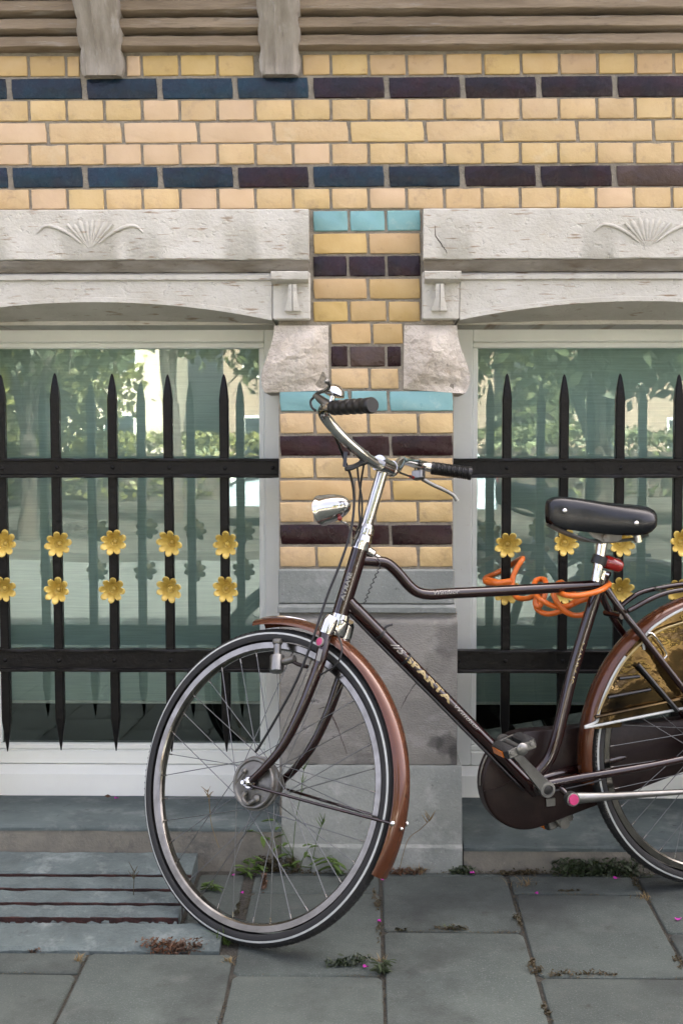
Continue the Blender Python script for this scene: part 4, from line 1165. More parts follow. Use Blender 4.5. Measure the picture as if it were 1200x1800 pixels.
# ---- cranks and pedals
CL = .170
pe_ = np.array([.118, 0, .132]); pe_ = pe_ / np.linalg.norm(pe_) * CL
for s_ in (1, -1):
    c = BB + [0, .058 * s_ if s_ > 0 else -.094, 0]
    e = c + pe_ * s_ + ([0, .012, 0] if s_ > 0 else [-.012, -.008, -.008])
    cm = MB()
    n_ = 14
    dirv = (e - c) / np.linalg.norm(e - c); perp = np.cross(dirv, [0, 1, 0]); perp /= np.linalg.norm(perp)
    rings = []
    for i in range(n_ + 1):
        t = i / n_
        hw = .0165 + (.0105 - .0165) * min(1, t * 1.6) if t < .9 else .0125
        th = .0068 - .001 * t
        p = c + (e - c) * t
        rings.append([tuple(p + perp * hw * .9 + np.array([0, th * s_, 0])), tuple(p + perp * hw + np.array([0, 0.3 * th * s_, 0])), tuple(p + perp * hw * .95 - np.array([0, th * s_, 0])),
                      tuple(p - perp * hw * .95 - np.array([0, th * s_, 0])), tuple(p - perp * hw + np.array([0, .3 * th * s_, 0])), tuple(p - perp * hw * .9 + np.array([0, th * s_, 0]))])
    cm.rings(rings, True, True)
    cm.lathe([(0, -.008 * s_), (.0185, -.008 * s_), (.0195, .0), (.0185, .009 * s_), (.0125, .0095 * s_), (.0115, .006 * s_), (0, .006 * s_)], c, VY, n=26)
    cm.lathe([(0, -.008 * s_), (.0135, -.008 * s_), (.0145, 0), (.0135, .0085 * s_), (.006, .0088 * s_), (0, .0088 * s_)], e, VY, n=22)
    ck = cm.build('crank', 'alloy', bike, smooth=R(32))
    MB().lathe([(0, .0082 * s_), (.006, .0082 * s_), (.0112, .0068 * s_)], c, VY, n=18).build('crank_cap', 'black_plastic', ck)
    # pedal
    pd = thing('pedal', None, None); pd.parent = bike
    tilt = R(18)
    f1 = np.array([math.cos(tilt), 0, -math.sin(tilt)]) ; f2 = np.array([math.sin(tilt), 0, math.cos(tilt)])
    def PQ(q, e=e, s_=s_, f1=f1, f2=f2): return e + f1 * q[0] + np.array([0, s_ * q[1], 0]) + f2 * q[2]
    MB().tube([(0, .006, 0), (0, .100, 0)], [.0085, .0065], 12).build('spindle', 'alloy', pd, PQ)
    for q in (-1, 1):
        MB().box((q * .026 - .013, .018, -.0125), (q * .026 + .013, .094, .0125), .004).build('pedal_rubber', 'rubber', pd, PQ)
    for yy in (.0945, .0135):
        pl = MB().box((-.034, yy, -.0105), (.034, yy + .0035, .0105), .0015)
        pl.build('pedal_plate', 'alloy', pd, PQ)
    MB().lathe([(.0145, .098), (.0145, .101), (.012, .1035), (.005, .105), (0, .105)], (0, 0, 0), VY, n=20).build('dust_cap', 'alloy', pd, PQ)
    for q in (-1, 1):
        MB().lathe([(.0055, .098), (.005, .1005), (0, .1012)], (q * .0255, 0, 0), VY, n=12).build('pedal_nut', 'hub_alloy', pd, PQ)
    MB().box((.0395, .030, -.008), (.0425, .082, .008), .001).build('pedal_reflector', 'orange_reflector', pd, PQ)

# ---- folded side stand
k0, k1 = loc(1004, 1404, .060), loc(1240, 1389, .075)
d = (k1 - k0); dn = d / np.linalg.norm(d); pz = np.cross(dn, [0, 1, 0]); pz /= np.linalg.norm(pz)
rings = []
for i in range(21):
    t = i / 20
    hw = .0150 * (1 - .35 * min(1, t * 3)) * (1 - .55 * max(0, t - .3)) if t > 0 else .008
    p = k0 + d * (t - .035)
    groove = .0015 if i % 2 and i < 8 else 0
    rings.append([tuple(p + pz * hw * math.cos(a) * (1 - groove * 20) + np.array([0, .0085 * math.sin(a), 0])) for a in np.linspace(0, 2 * math.pi, 12, endpoint=False)])
ks = MB().rings(rings, True, True).build('side_stand', 'alloy', bike, smooth=R(40))
MB().lathe([(0, .013), (.012, .0128), (.013, .010), (.013, 0)], k0 + [0, .0, 0], VY, n=24).build('stand_sticker', 'pink_print', ks)
MB().lathe([(.0128, .0095), (.0165, .009), (.017, -.008), (.012, -.012)], k0, VY, n=24).build('stand_pivot', 'alloy', ks)
MB().tube([k0 + [0, -.01, 0], k0 + [.02, -.045, .03]], .008, 10).build('stand_mount', 'maroon_paint', ks)

# ---- saddle and seat post
s0, s1 = loc(1058, 952, 0), loc(1047, 1022, 0)
MB().tube([s0, s1], .0128, 18).build('seat_post', 'chrome', bike)
ca_, cb_ = loc(1056, 1003, 0), loc(1052, 1018, 0)
sc_ = MB().tube([ca_, cb_], .0188, 22)
sc_.build('seat_clamp', 'chrome', bike, smooth=R(40))
MB().tube([loc(1062, 1008, .012), loc(1071, 1011, .022)], [.006, .0075], 12).build('clamp_bolt', 'chrome', bike)
stn = [(.482, .950, .936, .006), (.478, .960, .926, .016), (.468, .968, .917, .024), (.445, .972, .908, .031), (.41, .9705, .902, .038), (.37, .966, .897, .050), (.33, .961, .892, .068), (.29, .957, .889, .088), (.255, .955, .889, .101), (.225, .953, .893, .104), (.205, .949, .902, .097), (.192, .940, .914, .078), (.187, .930, .922, .050)]
sb = MB()
rings = []
stn = [(.335 + (q[0] - .334) * .86, q[1] + .004 + .020 * max(0, q[0] - .2), q[2] - .001, q[3]) for q in stn]
for (u_, zt, zb, hw) in stn:
    hgt = zt - zb
    sec = []
    for (fy, fz) in ((-.86, 0.0), (-.97, .12), (-1.0, .40), (-.97, .66), (-.86, .86), (-.66, .965), (-.35, 1.0), (0, .985), (.35, 1.0), (.66, .965), (.86, .86), (.97, .66), (1.0, .40), (.97, .12), (.86, 0.0), (.5, .18), (0, .25), (-.5, .18)):
        sec.append((u_, fy * hw, zb + fz * hgt))
    rings.append(sec)
rr2 = []
for i in range(len(rings) - 1):
    pass
sm = [np.array(r) for r in rings]
fine = []
for i in range(len(sm) - 1):
    for k in range(3):
        t = k / 3
        p0 = sm[i - 1] if i else sm[i]; p3 = sm[i + 2] if i + 2 < len(sm) else sm[i + 1]
        fine.append(0.5 * ((2 * sm[i]) + (-p0 + sm[i + 1]) * t + (2 * p0 - 5 * sm[i] + 4 * sm[i + 1] - p3) * t * t + (-p0 + 3 * sm[i] - 3 * sm[i + 1] + p3) * t ** 3))
fine.append(sm[-1])
sb.rings([[tuple(p) for p in r] for r in fine], True, True)
sad = sb.build('saddle', 'black_leather', bike, smooth=R(70))
for (px, py, vv) in ((992, 898, .0335), (1118, 920, .1035)):
    p = loc(px, py, vv)
    MB().ellipsoid(tuple(p), (.0065, .004, .0065), 12, 8).build('saddle_rivet', 'chrome', sad)
for s_ in (1, -1):
    MB().tube(cr([(.455, .012 * s_, .915), (.41, .016 * s_, .893), (.35, .022 * s_, .873), (.30, .028 * s_, .872), (.245, .045 * s_, .878), (.225, .06 * s_, .888)], 4), .0038, 8).build('saddle_rail', 'alloy', sad)
MB().prism([(1020, 922), (1040, 925), (1092, 942), (1092, 951), (1060, 953), (1042, 945)], lambda p: loc(*p, .030), lambda p: loc(*p, .034)).build('saddle_plate', 'hub_alloy', sad)
MB().tube([loc(1065, 945, -.03), loc(1065, 945, .04)], .008, 12).build('saddle_clamp', 'hub_alloy', sad)
MB().tube([loc(1119, 938, .05), loc(1121, 953, .05)], .010, 12).build('saddle_spring', 'chrome', sad)
# tail lamp on the seat post
MB().tube([loc(1055, 978, 0), loc(1050, 992, 0)], .019, 16).build('lamp_clamp', 'black_plastic', bike)
t0, t1 = loc(1061, 986, .0), loc(1090, 996, .0)
tl = MB().tube([t0, t0 + (t1 - t0) * .1, t0 + (t1 - t0) * .85, t1], [.014, .0165, .0165, .0135], 18).build('tail_lamp', 'red_plastic', bike, smooth=R(40))

# ---- dynamo, cables, wires
dy = MB()
dc = sloc(487, 1163, .045); dax = sloc(488, 1125, .040) - dc; dax /= np.linalg.norm(dax)
dy.lathe([(0, -.026), (.013, -.0255), (.0165, -.022), (.0165, .012), (.0155, .0145), (.0085, .0155), (.0085, .040), (.007, .042), (0, .042)], dc, dax, n=26)
dyo = dy.build('dynamo', 'alloy', bike, SX, R(35))
MB().lathe([(0, .041), (.0105, .041), (.012, .044), (.012, .050), (.010, .052), (0, .052)], dc, dax, n=24).build('dynamo_roller', 'hub_alloy', dyo, SX, R(35))
MB().tube([sloc(499, 1163, .045), sloc(518, 1158, .045)], .0085, 10).build('dynamo_arm', 'hub_alloy', dyo, SX)
MB().tube(cr([sloc(514, 1162, .045), sloc(524, 1168, .047), sloc(540, 1172, .048)], 3), .0045, 8).build('dynamo_bracket', 'case_paint', dyo, SX)
def cable(pts, r=.0026, xf=SX, m='cable_black', name='cable'):
    return MB().tube(cr(pts, 5), r, 7).build(name, m, bike, xf)
cable([sloc(570, 724, .20), sloc(586, 760, .17), sloc(602, 800, .11), sloc(617, 840, .07), sloc(622, 880, .05), sloc(617, 930, .045), sloc(600, 985, .05), sloc(576, 1045, .055), sloc(556, 1105, .06), sloc(540, 1150, .062), sloc(517, 1205, .06), sloc(480, 1272, .055), sloc(456, 1312, .052), sloc(449, 1322, .05)], .0030)
cable([sloc(640, 812, .07), sloc(634, 850, .05), sloc(631, 890, .035), sloc(632, 920, .028), sloc(625, 938, .022)], .0024)
cable([sloc(627, 815, .08), sloc(631, 850, .06), sloc(636, 880, .045), sloc(634, 925, .03), sloc(622, 960, .03)], .0024)
cable([sloc(590, 1108, .02), sloc(596, 1122, .035), sloc(601, 1140, .045), sloc(596, 1160, .05), sloc(586, 1173, .05), sloc(570, 1182, .05), sloc(553, 1193, .05)], .0022)
cable([sloc(602, 1090, .02), sloc(612, 1096, .03), sloc(616, 1100, .02)], .002)
# brake and light cable under the down tube
dtn = (DT1 - DT0) / np.linalg.norm(DT1 - DT0); dtp = np.array([-dtn[2], 0, dtn[0]]); dtp = -dtp if dtp[2] > 0 else dtp
cable([DT0 + dtn * .03 + dtp * .018 + [0, .004, 0], DT0 + dtn * .15 + dtp * .019 + [0, .006, 0], DT0 + dtn * .35 + dtp * .019 + [0, .006, 0], DT1 - dtn * .03 + dtp * .02 + [0, .006, 0]], .0032, None)
for tt in (.115, .20):
    MB().tube([DT0 + dtn * tt * 1.0, DT0 + dtn * (tt + .006)], .0178, 16).build('cable_clip', 'black_plastic', bike)
MB().tube(cr([DT0 + dtn * .117 - dtp * .016, DT0 + dtn * .117 - dtp * .026 + dtn * .002, DT0 + dtn * .125 - dtp * .036], 3), .0028, 6).build('clip_tail', 'black_plastic', bike)
cp = [loc(641, 972, .012), loc(655, 975, .016), loc(664, 982, .018), loc(667, 996, .018), loc(660, 1012, .018), loc(652, 1030, .018), loc(645, 1048, .018), loc(640, 1062, .014)]
cw = cr(cp, 8)
cw2 = []
for i, p in enumerate(cw):
    t = i / len(cw)
    k = .0028 if t > .38 else .0006
    cw2.append(p + np.array([math.cos(i * 1.6) * k, math.sin(i * 1.6) * k, 0]))
MB().tube(cr(cw2, 2), .00115, 5).build('curly_wire', 'cable_black', bike)
cable([loc(964, 1392, .03), loc(1000, 1385, .035), loc(1035, 1377, .045), loc(1060, 1370, .055)], .0022, None)

# ---- lettering on the tubes
def letters(text, p0, p1, rad, size, name, m, par, face=(0, 1, 0), shift=0.0, bold=.0, shear=0.0, center=False, flip=False):
    cu = bpy.data.curves.new('t', 'FONT'); cu.body = text; cu.size = size; cu.shear = shear; cu.offset = bold; cu.resolution_u = 3
    ob = bpy.data.objects.new('t', cu); COL.objects.link(ob)
    dg = bpy.context.evaluated_depsgraph_get()
    me = bpy.data.meshes.new_from_object(ob.evaluated_get(dg))
    bpy.data.objects.remove(ob)
    import bmesh
    bm = bmesh.new(); bm.from_mesh(me)
    bmesh.ops.subdivide_edges(bm, edges=[e for e in bm.edges if e.calc_length() > size * .12], cuts=2)
    bmesh.ops.triangulate(bm, faces=bm.faces); bm.to_mesh(me); bm.free()
    xs = [v.co.x for v in me.vertices]; x0, x1 = min(xs), max(xs)
    p0, p1 = np.array(p0), np.array(p1); d = p1 - p0; ln = np.linalg.norm(d); d = d / ln
    f = np.array(face, float); f -= d * (f @ d); f /= np.linalg.norm(f)
    side = np.cross(f, d)
    if side[2] < 0 and not flip: side = -side
    sx = ln / (x1 - x0)
    for v in me.vertices:
        s = (v.co.x - x0) * sx
        th = (v.co.y - size * .35 + shift) / rad
        q = p0 + d * s + (f * math.cos(th) + side * math.sin(th)) * (rad + .0005)
        v.co = q
    me.materials.append(MT[m])
    return link(name, me, par)
fd = np.array([-.25, 1, .18])
def on(tube0, tube1, px0, px1):
    t0 = loc(*px0, 0); t1 = loc(*px1, 0)
    d = (tube1 - tube0) / np.linalg.norm(tube1 - tube0)
    return tube0 + d * ((t0 - tube0) @ d), tube0 + d * ((t1 - tube0) @ d)
a_, b_2 = on(DT0, DT1, (711, 1152), (786, 1234))
letters('SPARTA', a_, b_2, .0162, .0195, 'lettering', 'gold_print', bike, face=(0, 1, .42), bold=.0007)
a_, b_2 = on(DT0, DT1, (793, 1240), (836, 1284))
letters('Windsor', a_, b_2, .0162, .013, 'lettering', 'silver_print', bike, face=(0, 1, .42), shear=.35)
a_, b_2 = on(DT0, DT1, (686, 1126), (708, 1149))
letters('//S', a_, b_2, .0162, .021, 'lettering', 'silver_print', bike, face=(0, 1, .42), shear=.5, bold=.0004)
letters('Windsor', loc(759, 1045, 0), loc(804, 1042.5, 0), .0127, .014, 'lettering', 'silver_print', bike, face=(0, 1, .45), shear=.35)
a_, b_2 = on(ST[8], ST[20], (1000, 1200), (1019, 1128))
letters('SPARTA', a_, b_2, .0148, .017, 'lettering', 'gold_print', bike, face=(.55, 1, 0), flip=True)
hb, ht = loc(603, 1062, 0), loc(617, 1018, 0)
a_, b_2 = on(loc(597, 1082, 0), loc(634, 962, 0), (605, 1056), (619, 1008))
letters('SPARTA', b_2, a_, .0190, .013, 'lettering', 'silver_print', bike, face=(.75, 1, 0), bold=.0005)
for wh, cu, xf in ((rwh, 0.0, None),):
    # tyre wording, curved along the side wall
    for txt, a0, a1 in (('DELTA CRUISER', 189, 170), ('SCHWALBE', 206, 196)):
        cu_ = bpy.data.curves.new('t', 'FONT'); cu_.body = txt; cu_.size = .0085; cu_.resolution_u = 2
        ob = bpy.data.objects.new('t', cu_); COL.objects.link(ob)
        me = bpy.data.meshes.new_from_object(ob.evaluated_get(bpy.context.evaluated_depsgraph_get())); bpy.data.objects.remove(ob)
        xs = [v.co.x for v in me.vertices]; x0, x1 = min(xs), max(xs)
        A0, A1 = R(180 - a0), R(180 - a1)
        for v in me.vertices:
            a = A0 + (A1 - A0) * (v.co.x - x0) / (x1 - x0)
            rr = RW - .0085 + v.co.y * .75 - .003
            tt = math.acos(max(-1, min(1, (rr - (RW - .0195)) / .0195)))
            v.co = (rr * math.cos(a), (.0202) * math.sin(tt), RW + rr * math.sin(a))
        me.materials.append(MT['silver_print']); link('tyre_lettering', me, wh)

# ------------------------------------------------------------------ orange cable lock
P = [(1052, 1020, -.16), (1066, 1024, -.215), (1068, 1029, -.262), (1048, 1040, -.300), (1015, 1047, -.315), (990, 1045, -.300), (975, 1034, -.24), (985, 1024, -.20), (1000, 1036, -.17), (1012, 1052, -.17),
     (1000, 1064, -.20), (975, 1066, -.21), (950, 1054, -.20), (938, 1040, -.15), (940, 1022, -.10), (950, 1018, -.08), (958, 1022, -.10), (957, 1045, -.14), (947, 1066, -.15), (940, 1060, -.14), (945, 1045, -.12), (942, 1068, -.13),
     (960, 1079, -.15), (985, 1074, -.17), (1010, 1060, -.19), (1032, 1053, -.20), (1040, 1060, -.17), (1035, 1075, -.18), (1012, 1082, -.21), (990, 1073, -.22), (974, 1050, -.22), (970, 1030, -.18), (950, 1042, -.10), (925, 1052, -.03), (905, 1048, .01),
     (900, 1020, .02), (908, 998, .03), (918, 982, .045), (908, 986, .10), (893, 996, .125), (870, 1008, .115), (853, 1016, .085), (855, 1024, .05), (875, 1025, .025), (893, 1027, .015), (903, 1034, .01)]
lk = thing('cable_lock', 'bright orange coiled cable lock tying the bicycle to the right grille', 'cable lock')
MB().tube(cr([at(*q) for q in P], 6), .0070, 10).build('cable', 'orange_cable', lk, smooth=R(60))
MB().tube([at(898, 1022, .012), at(877, 1026, .016), at(856, 1020, .06)], [.0085, .0105, .0095], 12).build('lock_body', 'orange_cable', lk, smooth=R(50))

# ------------------------------------------------------------------ weeds, moss and petals in the joints
def gp(x, y, lift=0.0):
    p = gpt(x, y); return np.array([p[0], p[1], p[2] + lift])
def blade(b, p, d, h, wd, bend, rg, seg=4):
    side = np.array([-d[1], d[0], 0.0]); L = []
    for i in range(seg + 1):
        t = i / seg
        q = p + np.array([d[0], d[1], 0]) * bend * h * t * t + np.array([0, 0, h * (t - .35 * bend * t * t)])
        ww = wd * (1 - t) ** .7 * (.6 + .8 * min(1, t * 3)) * .5
        L.append((q - side * ww, q + side * ww))
    o = len(b.v)
    for (l, r_) in L: b.v += [tuple(l), tuple(r_)]
    for i in range(seg): b.f.append((o + 2 * i, o + 2 * i + 1, o + 2 * i + 3, o + 2 * i + 2))
def tuft(x, y, n, h, m, label, spread=.012, wd=.003, bend=.7, seed=1, cat='grass', group='grass tufts in the joints', base=None, sx=1.0):
    rg = random.Random(seed * 7 + 3)
    p0 = gp(x, y, -.004) if base is None else np.array(base)
    b = MB()
    for k in range(n):
        a = rg.uniform(0, 6.283); d = (math.cos(a), math.sin(a))
        blade(b, p0 + np.array([rg.gauss(0, spread * sx), rg.gauss(0, spread * .6), 0]), d, h * rg.uniform(.45, 1.15), wd * rg.uniform(.6, 1.3), bend * rg.uniform(.3, 1.5), rg)
    o = b.build('grass_tuft', m, smooth=R(80))
    return tag(o, label, cat, group)
def moss(x, y, wd, dp, h, m, label, n=160, seed=1, leaf=.006, base=None, name='moss_clump', cat='moss'):
    rg = random.Random(seed * 13 + 1)
    p0 = gp(x, y, -.004) if base is None else np.array(base)
    b = MB()
    cl = [(((q_ + .5) / max(3, n // 14) - .5) * wd, rg.uniform(-.5, .5) * dp, rg.uniform(.4, 1)) for q_ in range(max(3, n // 14))]
    for k in range(n):
        cx, cy, ch = rg.choice(cl)
        q = p0 + np.array([cx + rg.gauss(0, wd * .10), cy + rg.gauss(0, dp * .10), 0])
        q[2] = gz(q[1]) - .002 + h * ch * rg.random() ** .8 if base is None else p0[2] + h * ch * rg.random() ** .8
        a, t = rg.uniform(0, 6.283), rg.uniform(-.9, .9)
        e1 = np.array([math.cos(a), math.sin(a), t]) * leaf * rg.uniform(.6, 1.4)
        e2 = np.array([-math.sin(a) * .6, math.cos(a) * .6, rg.uniform(.1, 1)]) * leaf * rg.uniform(.4, .9)
        o = len(b.v)
        b.v += [tuple(q - e1), tuple(q + e2 * .8 - e1 * .1), tuple(q + e1), tuple(q - e2 * .8 + e1 * .1)]
        b.f.append((o, o + 1, o + 2, o + 3))
    return tag(b.build(name, m, smooth=None), label, cat, 'moss in the joints')
def weed(x, y, label, nst=4, h=.09, seed=1, m='weed_green', leaf=.03, base=None):
    rg = random.Random(seed * 5 + 2)
    p0 = gp(x, y, -.003) if base is None else np.array(base)
    t = thing('leafy_weed', label, 'weed', tuple(p0), 'leafy weeds by the wall')
    sb_, lb = MB(), MB()
    for k in range(nst):
        a = rg.uniform(0, 6.28); ln = h * rg.uniform(.55, 1.15); out = rg.uniform(.25, .8)
        d = np.array([math.cos(a), math.sin(a) * .6, 0])
        pts = [np.array([rg.uniform(-.01, .01), rg.uniform(-.005, .005), 0])]
        for q in (.35, .7, 1.0): pts.append(pts[0] + d * out * ln * q ** 1.5 + np.array([0, 0, ln * q * (1.05 - .3 * q * out)]))
        pth = cr(pts, 4)
        sb_.tube(pth, [.0013 * (1 - .6 * i / len(pth)) for i in range(len(pth))], 5)
        for q in range(2, len(pth), 2):
            c = pth[q]; aa = a + (1.2 if (q // 2) % 2 else -1.2) + rg.uniform(-.4, .4)
            dd = np.array([math.cos(aa), math.sin(aa), rg.uniform(-.1, .6)]); dd /= np.linalg.norm(dd)
            sd_ = np.cross(dd, [0, 0, 1]); sd_ /= np.linalg.norm(sd_) + 1e-9
            L = leaf * rg.uniform(.6, 1.2)
            o = len(lb.v)
            prof = [(0, .0), (.25, .12), (.5, .14), (.8, .08), (1, 0)]
            for (s_, wv) in prof:
                cpt = c + dd * L * s_ - np.array([0, 0, L * .35 * s_ * s_])
                lb.v += [tuple(cpt - sd_ * wv * L + np.array([0, 0, .1 * wv * L])), tuple(cpt - np.array([0, 0, .08 * L * (wv > 0)])), tuple(cpt + sd_ * wv * L + np.array([0, 0, .1 * wv * L]))]
            for s_ in range(4):
                for e in (0, 1): lb.f.append((o + 3 * s_ + e, o + 3 * s_ + e + 1, o + 3 * s_ + e + 4, o + 3 * s_ + e + 3))
    sb_.build('stem', m, t); lb.build('leaves', m, t, smooth=R(80))
    return t
def seedstem(pts, label, seed=1, m='dry_grass', heads=7):
    rg = random.Random(seed)
    b = MB(); pth = cr(pts, 6)
    b.tube(pth, [.0009] * len(pth), 4)
    for k in range(heads):
        i = len(pth) - 1 - rg.randrange(max(2, len(pth) // 3)); p = np.array(pth[i])
        a = rg.uniform(-1, 1)
        b.tube([p, p + np.array([math.sin(a) * .02, rg.uniform(-.01, .01), .012 + .012 * rg.random()])], [.0016, .0005], 4)
    return tag(b.build('grass_sprig', m), label, 'grass', 'seeding grass stems')
wb_ = lambda x, y, Y=-.088: np.array([X(x, Y, y), Y, gz(Y) - .004])
moss(484, 1508, .10, .02, .05, 'moss_brown', 'dark mossy clump in the corner between left sill and pier base', 260, 2, .007, base=wb_(490, 1515))
weed(500, 1520, 'tall green weed with thin blades growing at the pier base behind the front wheel', 4, .13, 3, leaf=.045, base=wb_(520, 1515))
weed(600, 1520, 'low broad-leaved green weed at the pier base near the front mudguard tip', 4, .06, 5, leaf=.04, base=wb_(596, 1518))
weed(440, 1530, 'green weed creeping from the gap beside the grating, seen through the front wheel', 3, .05, 8, leaf=.045, base=wb_(440, 1530, -.12))
weed(375, 1565, 'small green weed on the slab next to the grating, behind the tyre', 3, .03, 9, leaf=.03)
seedstem([wb_(512, 1500), at(520, 1440, -.10), at(528, 1400, -.12), at(534, 1352, -.13)], 'thin upright grass stem behind the front wheel spokes', 2, 'weed_green')
seedstem([wb_(545, 1500), at(556, 1480, -.11), at(562, 1460, -.13), at(570, 1440, -.14)], 'short grass stem leaning right behind the front wheel', 3, 'weed_green')
seedstem([wb_(700, 1500), at(716, 1478, -.11), at(738, 1458, -.13), at(757, 1440, -.14)], 'dry grass stem with seed head right of the front mudguard', 4)
seedstem([at(385, 1490, -.09), at(372, 1450, -.10), at(368, 1412, -.11), at(365, 1388, -.11)], 'dry branching stem in front of the left sill, seen through the spokes', 5)
seedstem([gp(237, 1592), at(235, 1570, -.33), at(236, 1548, -.33), at(236, 1532, -.33)], 'single dry sprig standing on the stone grating', 6, 'moss_brown', 5)
tuft(395, 1658, 26, .045, 'weed_green', 'green grass tuft at the foot of the front tyre', .010, seed=2)
tuft(402, 1690, 22, .022, 'dry_grass', 'pale dry grass in the joint below the front tyre', .006, .0022, seed=3)
tuft(138, 1690, 22, .026, 'dry_grass', 'straw-coloured grass tuft at the front edge of the grating', .006, .002, seed=4)
moss(302, 1672, .115, .032, .034, 'moss_rust', 'large brown moss clump on the front corner of the grating', 700, 4, .005)
moss(66, 1672, .03, .012, .010, 'moss_rust', 'small brown moss patch at the left front of the grating', 70, 5, .004)
moss(610, 1697, .08, .022, .030, 'weed_dark', 'dark green weed clump in the slab joint below the front tyre', 130, 6, .007)
tuft(630, 1690, 20, .03, 'moss_brown', 'brown wispy grass beside the dark weed clump below the tyre', .014, .002, seed=7)
weed(670, 1708, 'dark green leafy weed at the crossing of slab joints in the foreground', 6, .03, 13, 'weed_dark', .024)
tuft(668, 1690, 18, .022, 'dry_grass', 'yellowish grass above the leafy weed at the joint crossing', .006, .0018, seed=9)
moss(662, 1585, .016, .12, .018, 'moss_brown', 'line of brown moss in the joint right of the front tyre', 120, 8, .004)
moss(665, 1640, .010, .10, .008, 'moss_brown', 'thin moss line in the joint between the middle slabs', 70, 9, .004)
moss(715, 1524, .09, .018, .018, 'moss_rust', 'reddish dry moss at the pier base behind the mudguard tip', 200, 10, .005, base=wb_(715, 1524, -.096))
tuft(735, 1525, 22, .03, 'dry_grass', 'dry straw tuft at the pier base right of the mudguard', .010, .0018, seed=11, base=wb_(738, 1524, -.097))
moss(812, 1524, .05, .014, .022, 'weed_dark', 'small dark green moss clump where the pier base meets the right sill', 160, 11, .006, base=wb_(812, 1524, -.095))
moss(905, 1526, .09, .014, .016, 'moss_brown', 'brown-green moss strip under the right sill', 200, 12, .005, base=wb_(910, 1526, -.094))
tuft(918, 1556, 36, .034, 'dry_grass', 'fan of pale dry grass on the slab joint under the chain case', .012, .0016, 1.2, seed=13, sx=1.4)
moss(1000, 1566, .05, .010, .008, 'moss_brown', 'small moss patch in the joint under the chain case', 70, 14, .004)
moss(1050, 1524, .20, .03, .050, 'weed_dark', 'long dark green moss bank against the right sill by the rear tyre', 900, 15, .007, base=wb_(1050, 1520, -.100))
tuft(1128, 1578, 30, .024, 'dry_grass', 'yellow grass tuft in the joint under the rear wheel', .010, .0018, seed=15)
moss(1118, 1556, .012, .09, .010, 'moss_brown', 'brown moss line in the joint under the rear wheel', 100, 16, .004)
moss(795, 1633, .07, .012, .016, 'moss_brown', 'mossy strip in the cross joint of the middle slabs', 110, 17, .0045)
tuft(790, 1632, 14, .018, 'weed_green', 'few short green blades on the mossy cross joint', .012, .0015, seed=17)
moss(705, 1634, .025, .007, .008, 'moss_brown', 'tiny moss spot at the left of the cross joint', 40, 18, .004)
moss(910, 1622, .015, .07, .016, 'moss_brown', 'moss in the joint between the two right slabs', 80, 19, .004)
moss(938, 1702, .025, .06, .018, 'moss_brown', 'moss at the corner of the lower right slab', 110, 20, .0045)
moss(1015, 1713, .14, .012, .014, 'moss_brown', 'long moss line in the joint at the lower right', 180, 21, .004)
moss(957, 1772, .012, .05, .010, 'moss_brown', 'moss in the joint near the bottom edge', 60, 22, .004)
moss(1190, 1690, .015, .06, .010, 'moss_brown', 'moss in the joint at the right edge of the paving', 70, 23, .004)
moss(465, 1548, .012, .12, .016, 'moss_rust', 'rusty dry roots in the joint left of the pier base', 150, 24, .005)
moss(418, 1598, .010, .06, .012, 'moss_brown', 'moss in the joint behind the bottom of the front wheel', 80, 25, .004)
pm_ = MB()
def petal(x, y, label, base=None, s=.0058, seed=1):
    rg = random.Random(seed)
    p = gp(x, y, .004) if base is None else np.array(base)
    b = MB(); a = rg.uniform(0, 6.28)
    n = 8
    pts = []
    for k in range(n):
        t = 6.283 * k / n
        r_ = s * (1 + .25 * math.cos(2 * t))
        pts.append((p[0] + r_ * math.cos(t + a), p[1] + r_ * math.sin(t + a) * .8, p[2] + .0025 * math.cos(2 * t + 1) + .001))
    b.add([tuple(p - np.array([0, 0, .001]))] + pts, [(0, 1 + k, 1 + (k + 1) % n) for k in range(n)])
    return tag(b.build('petal', 'petal_pink', smooth=R(80)), label, 'petal', 'fallen pink petals')
sl_z = lambda Y: 0
petal(205, 1403, 'pink petal lying on the left stone sill', base=at(205, 1404, .19) + [0, 0, .002], seed=2)
petal(410, 1541, 'pink petal on the slab beside the grating, seen through the spokes', seed=3)
petal(425, 1572, 'pink petal in the joint behind the front wheel', seed=4)
petal(672, 1548, 'pink petal at the tip of the front mudguard', seed=5)
petal(666, 1622, 'pink petal in the joint between the middle slabs', seed=6)
petal(830, 1537, 'large pink petal under the right sill corner', s=.008, seed=7)
petal(942, 1573, 'pink petal beside the pale dry grass', seed=8)
petal(1083, 1546, 'pink petal below the dark moss bank', s=.008, seed=9)
petal(1191, 1618, 'pink petal at the right edge of the paving', s=.008, seed=10)
petal(643, 1702, 'pink petal among the weeds at the joint crossing', seed=11)
lf = MB().add([tuple(at(x, y, .18) + [0, 0, .003]) for x, y in ((183, 1401), (190, 1398), (196, 1401), (190, 1404))], [(0, 1, 2, 3)])
tag(lf.build('dry_leaf', 'moss_rust'), 'brown dry leaf on the left stone sill beside the petal', 'leaf')

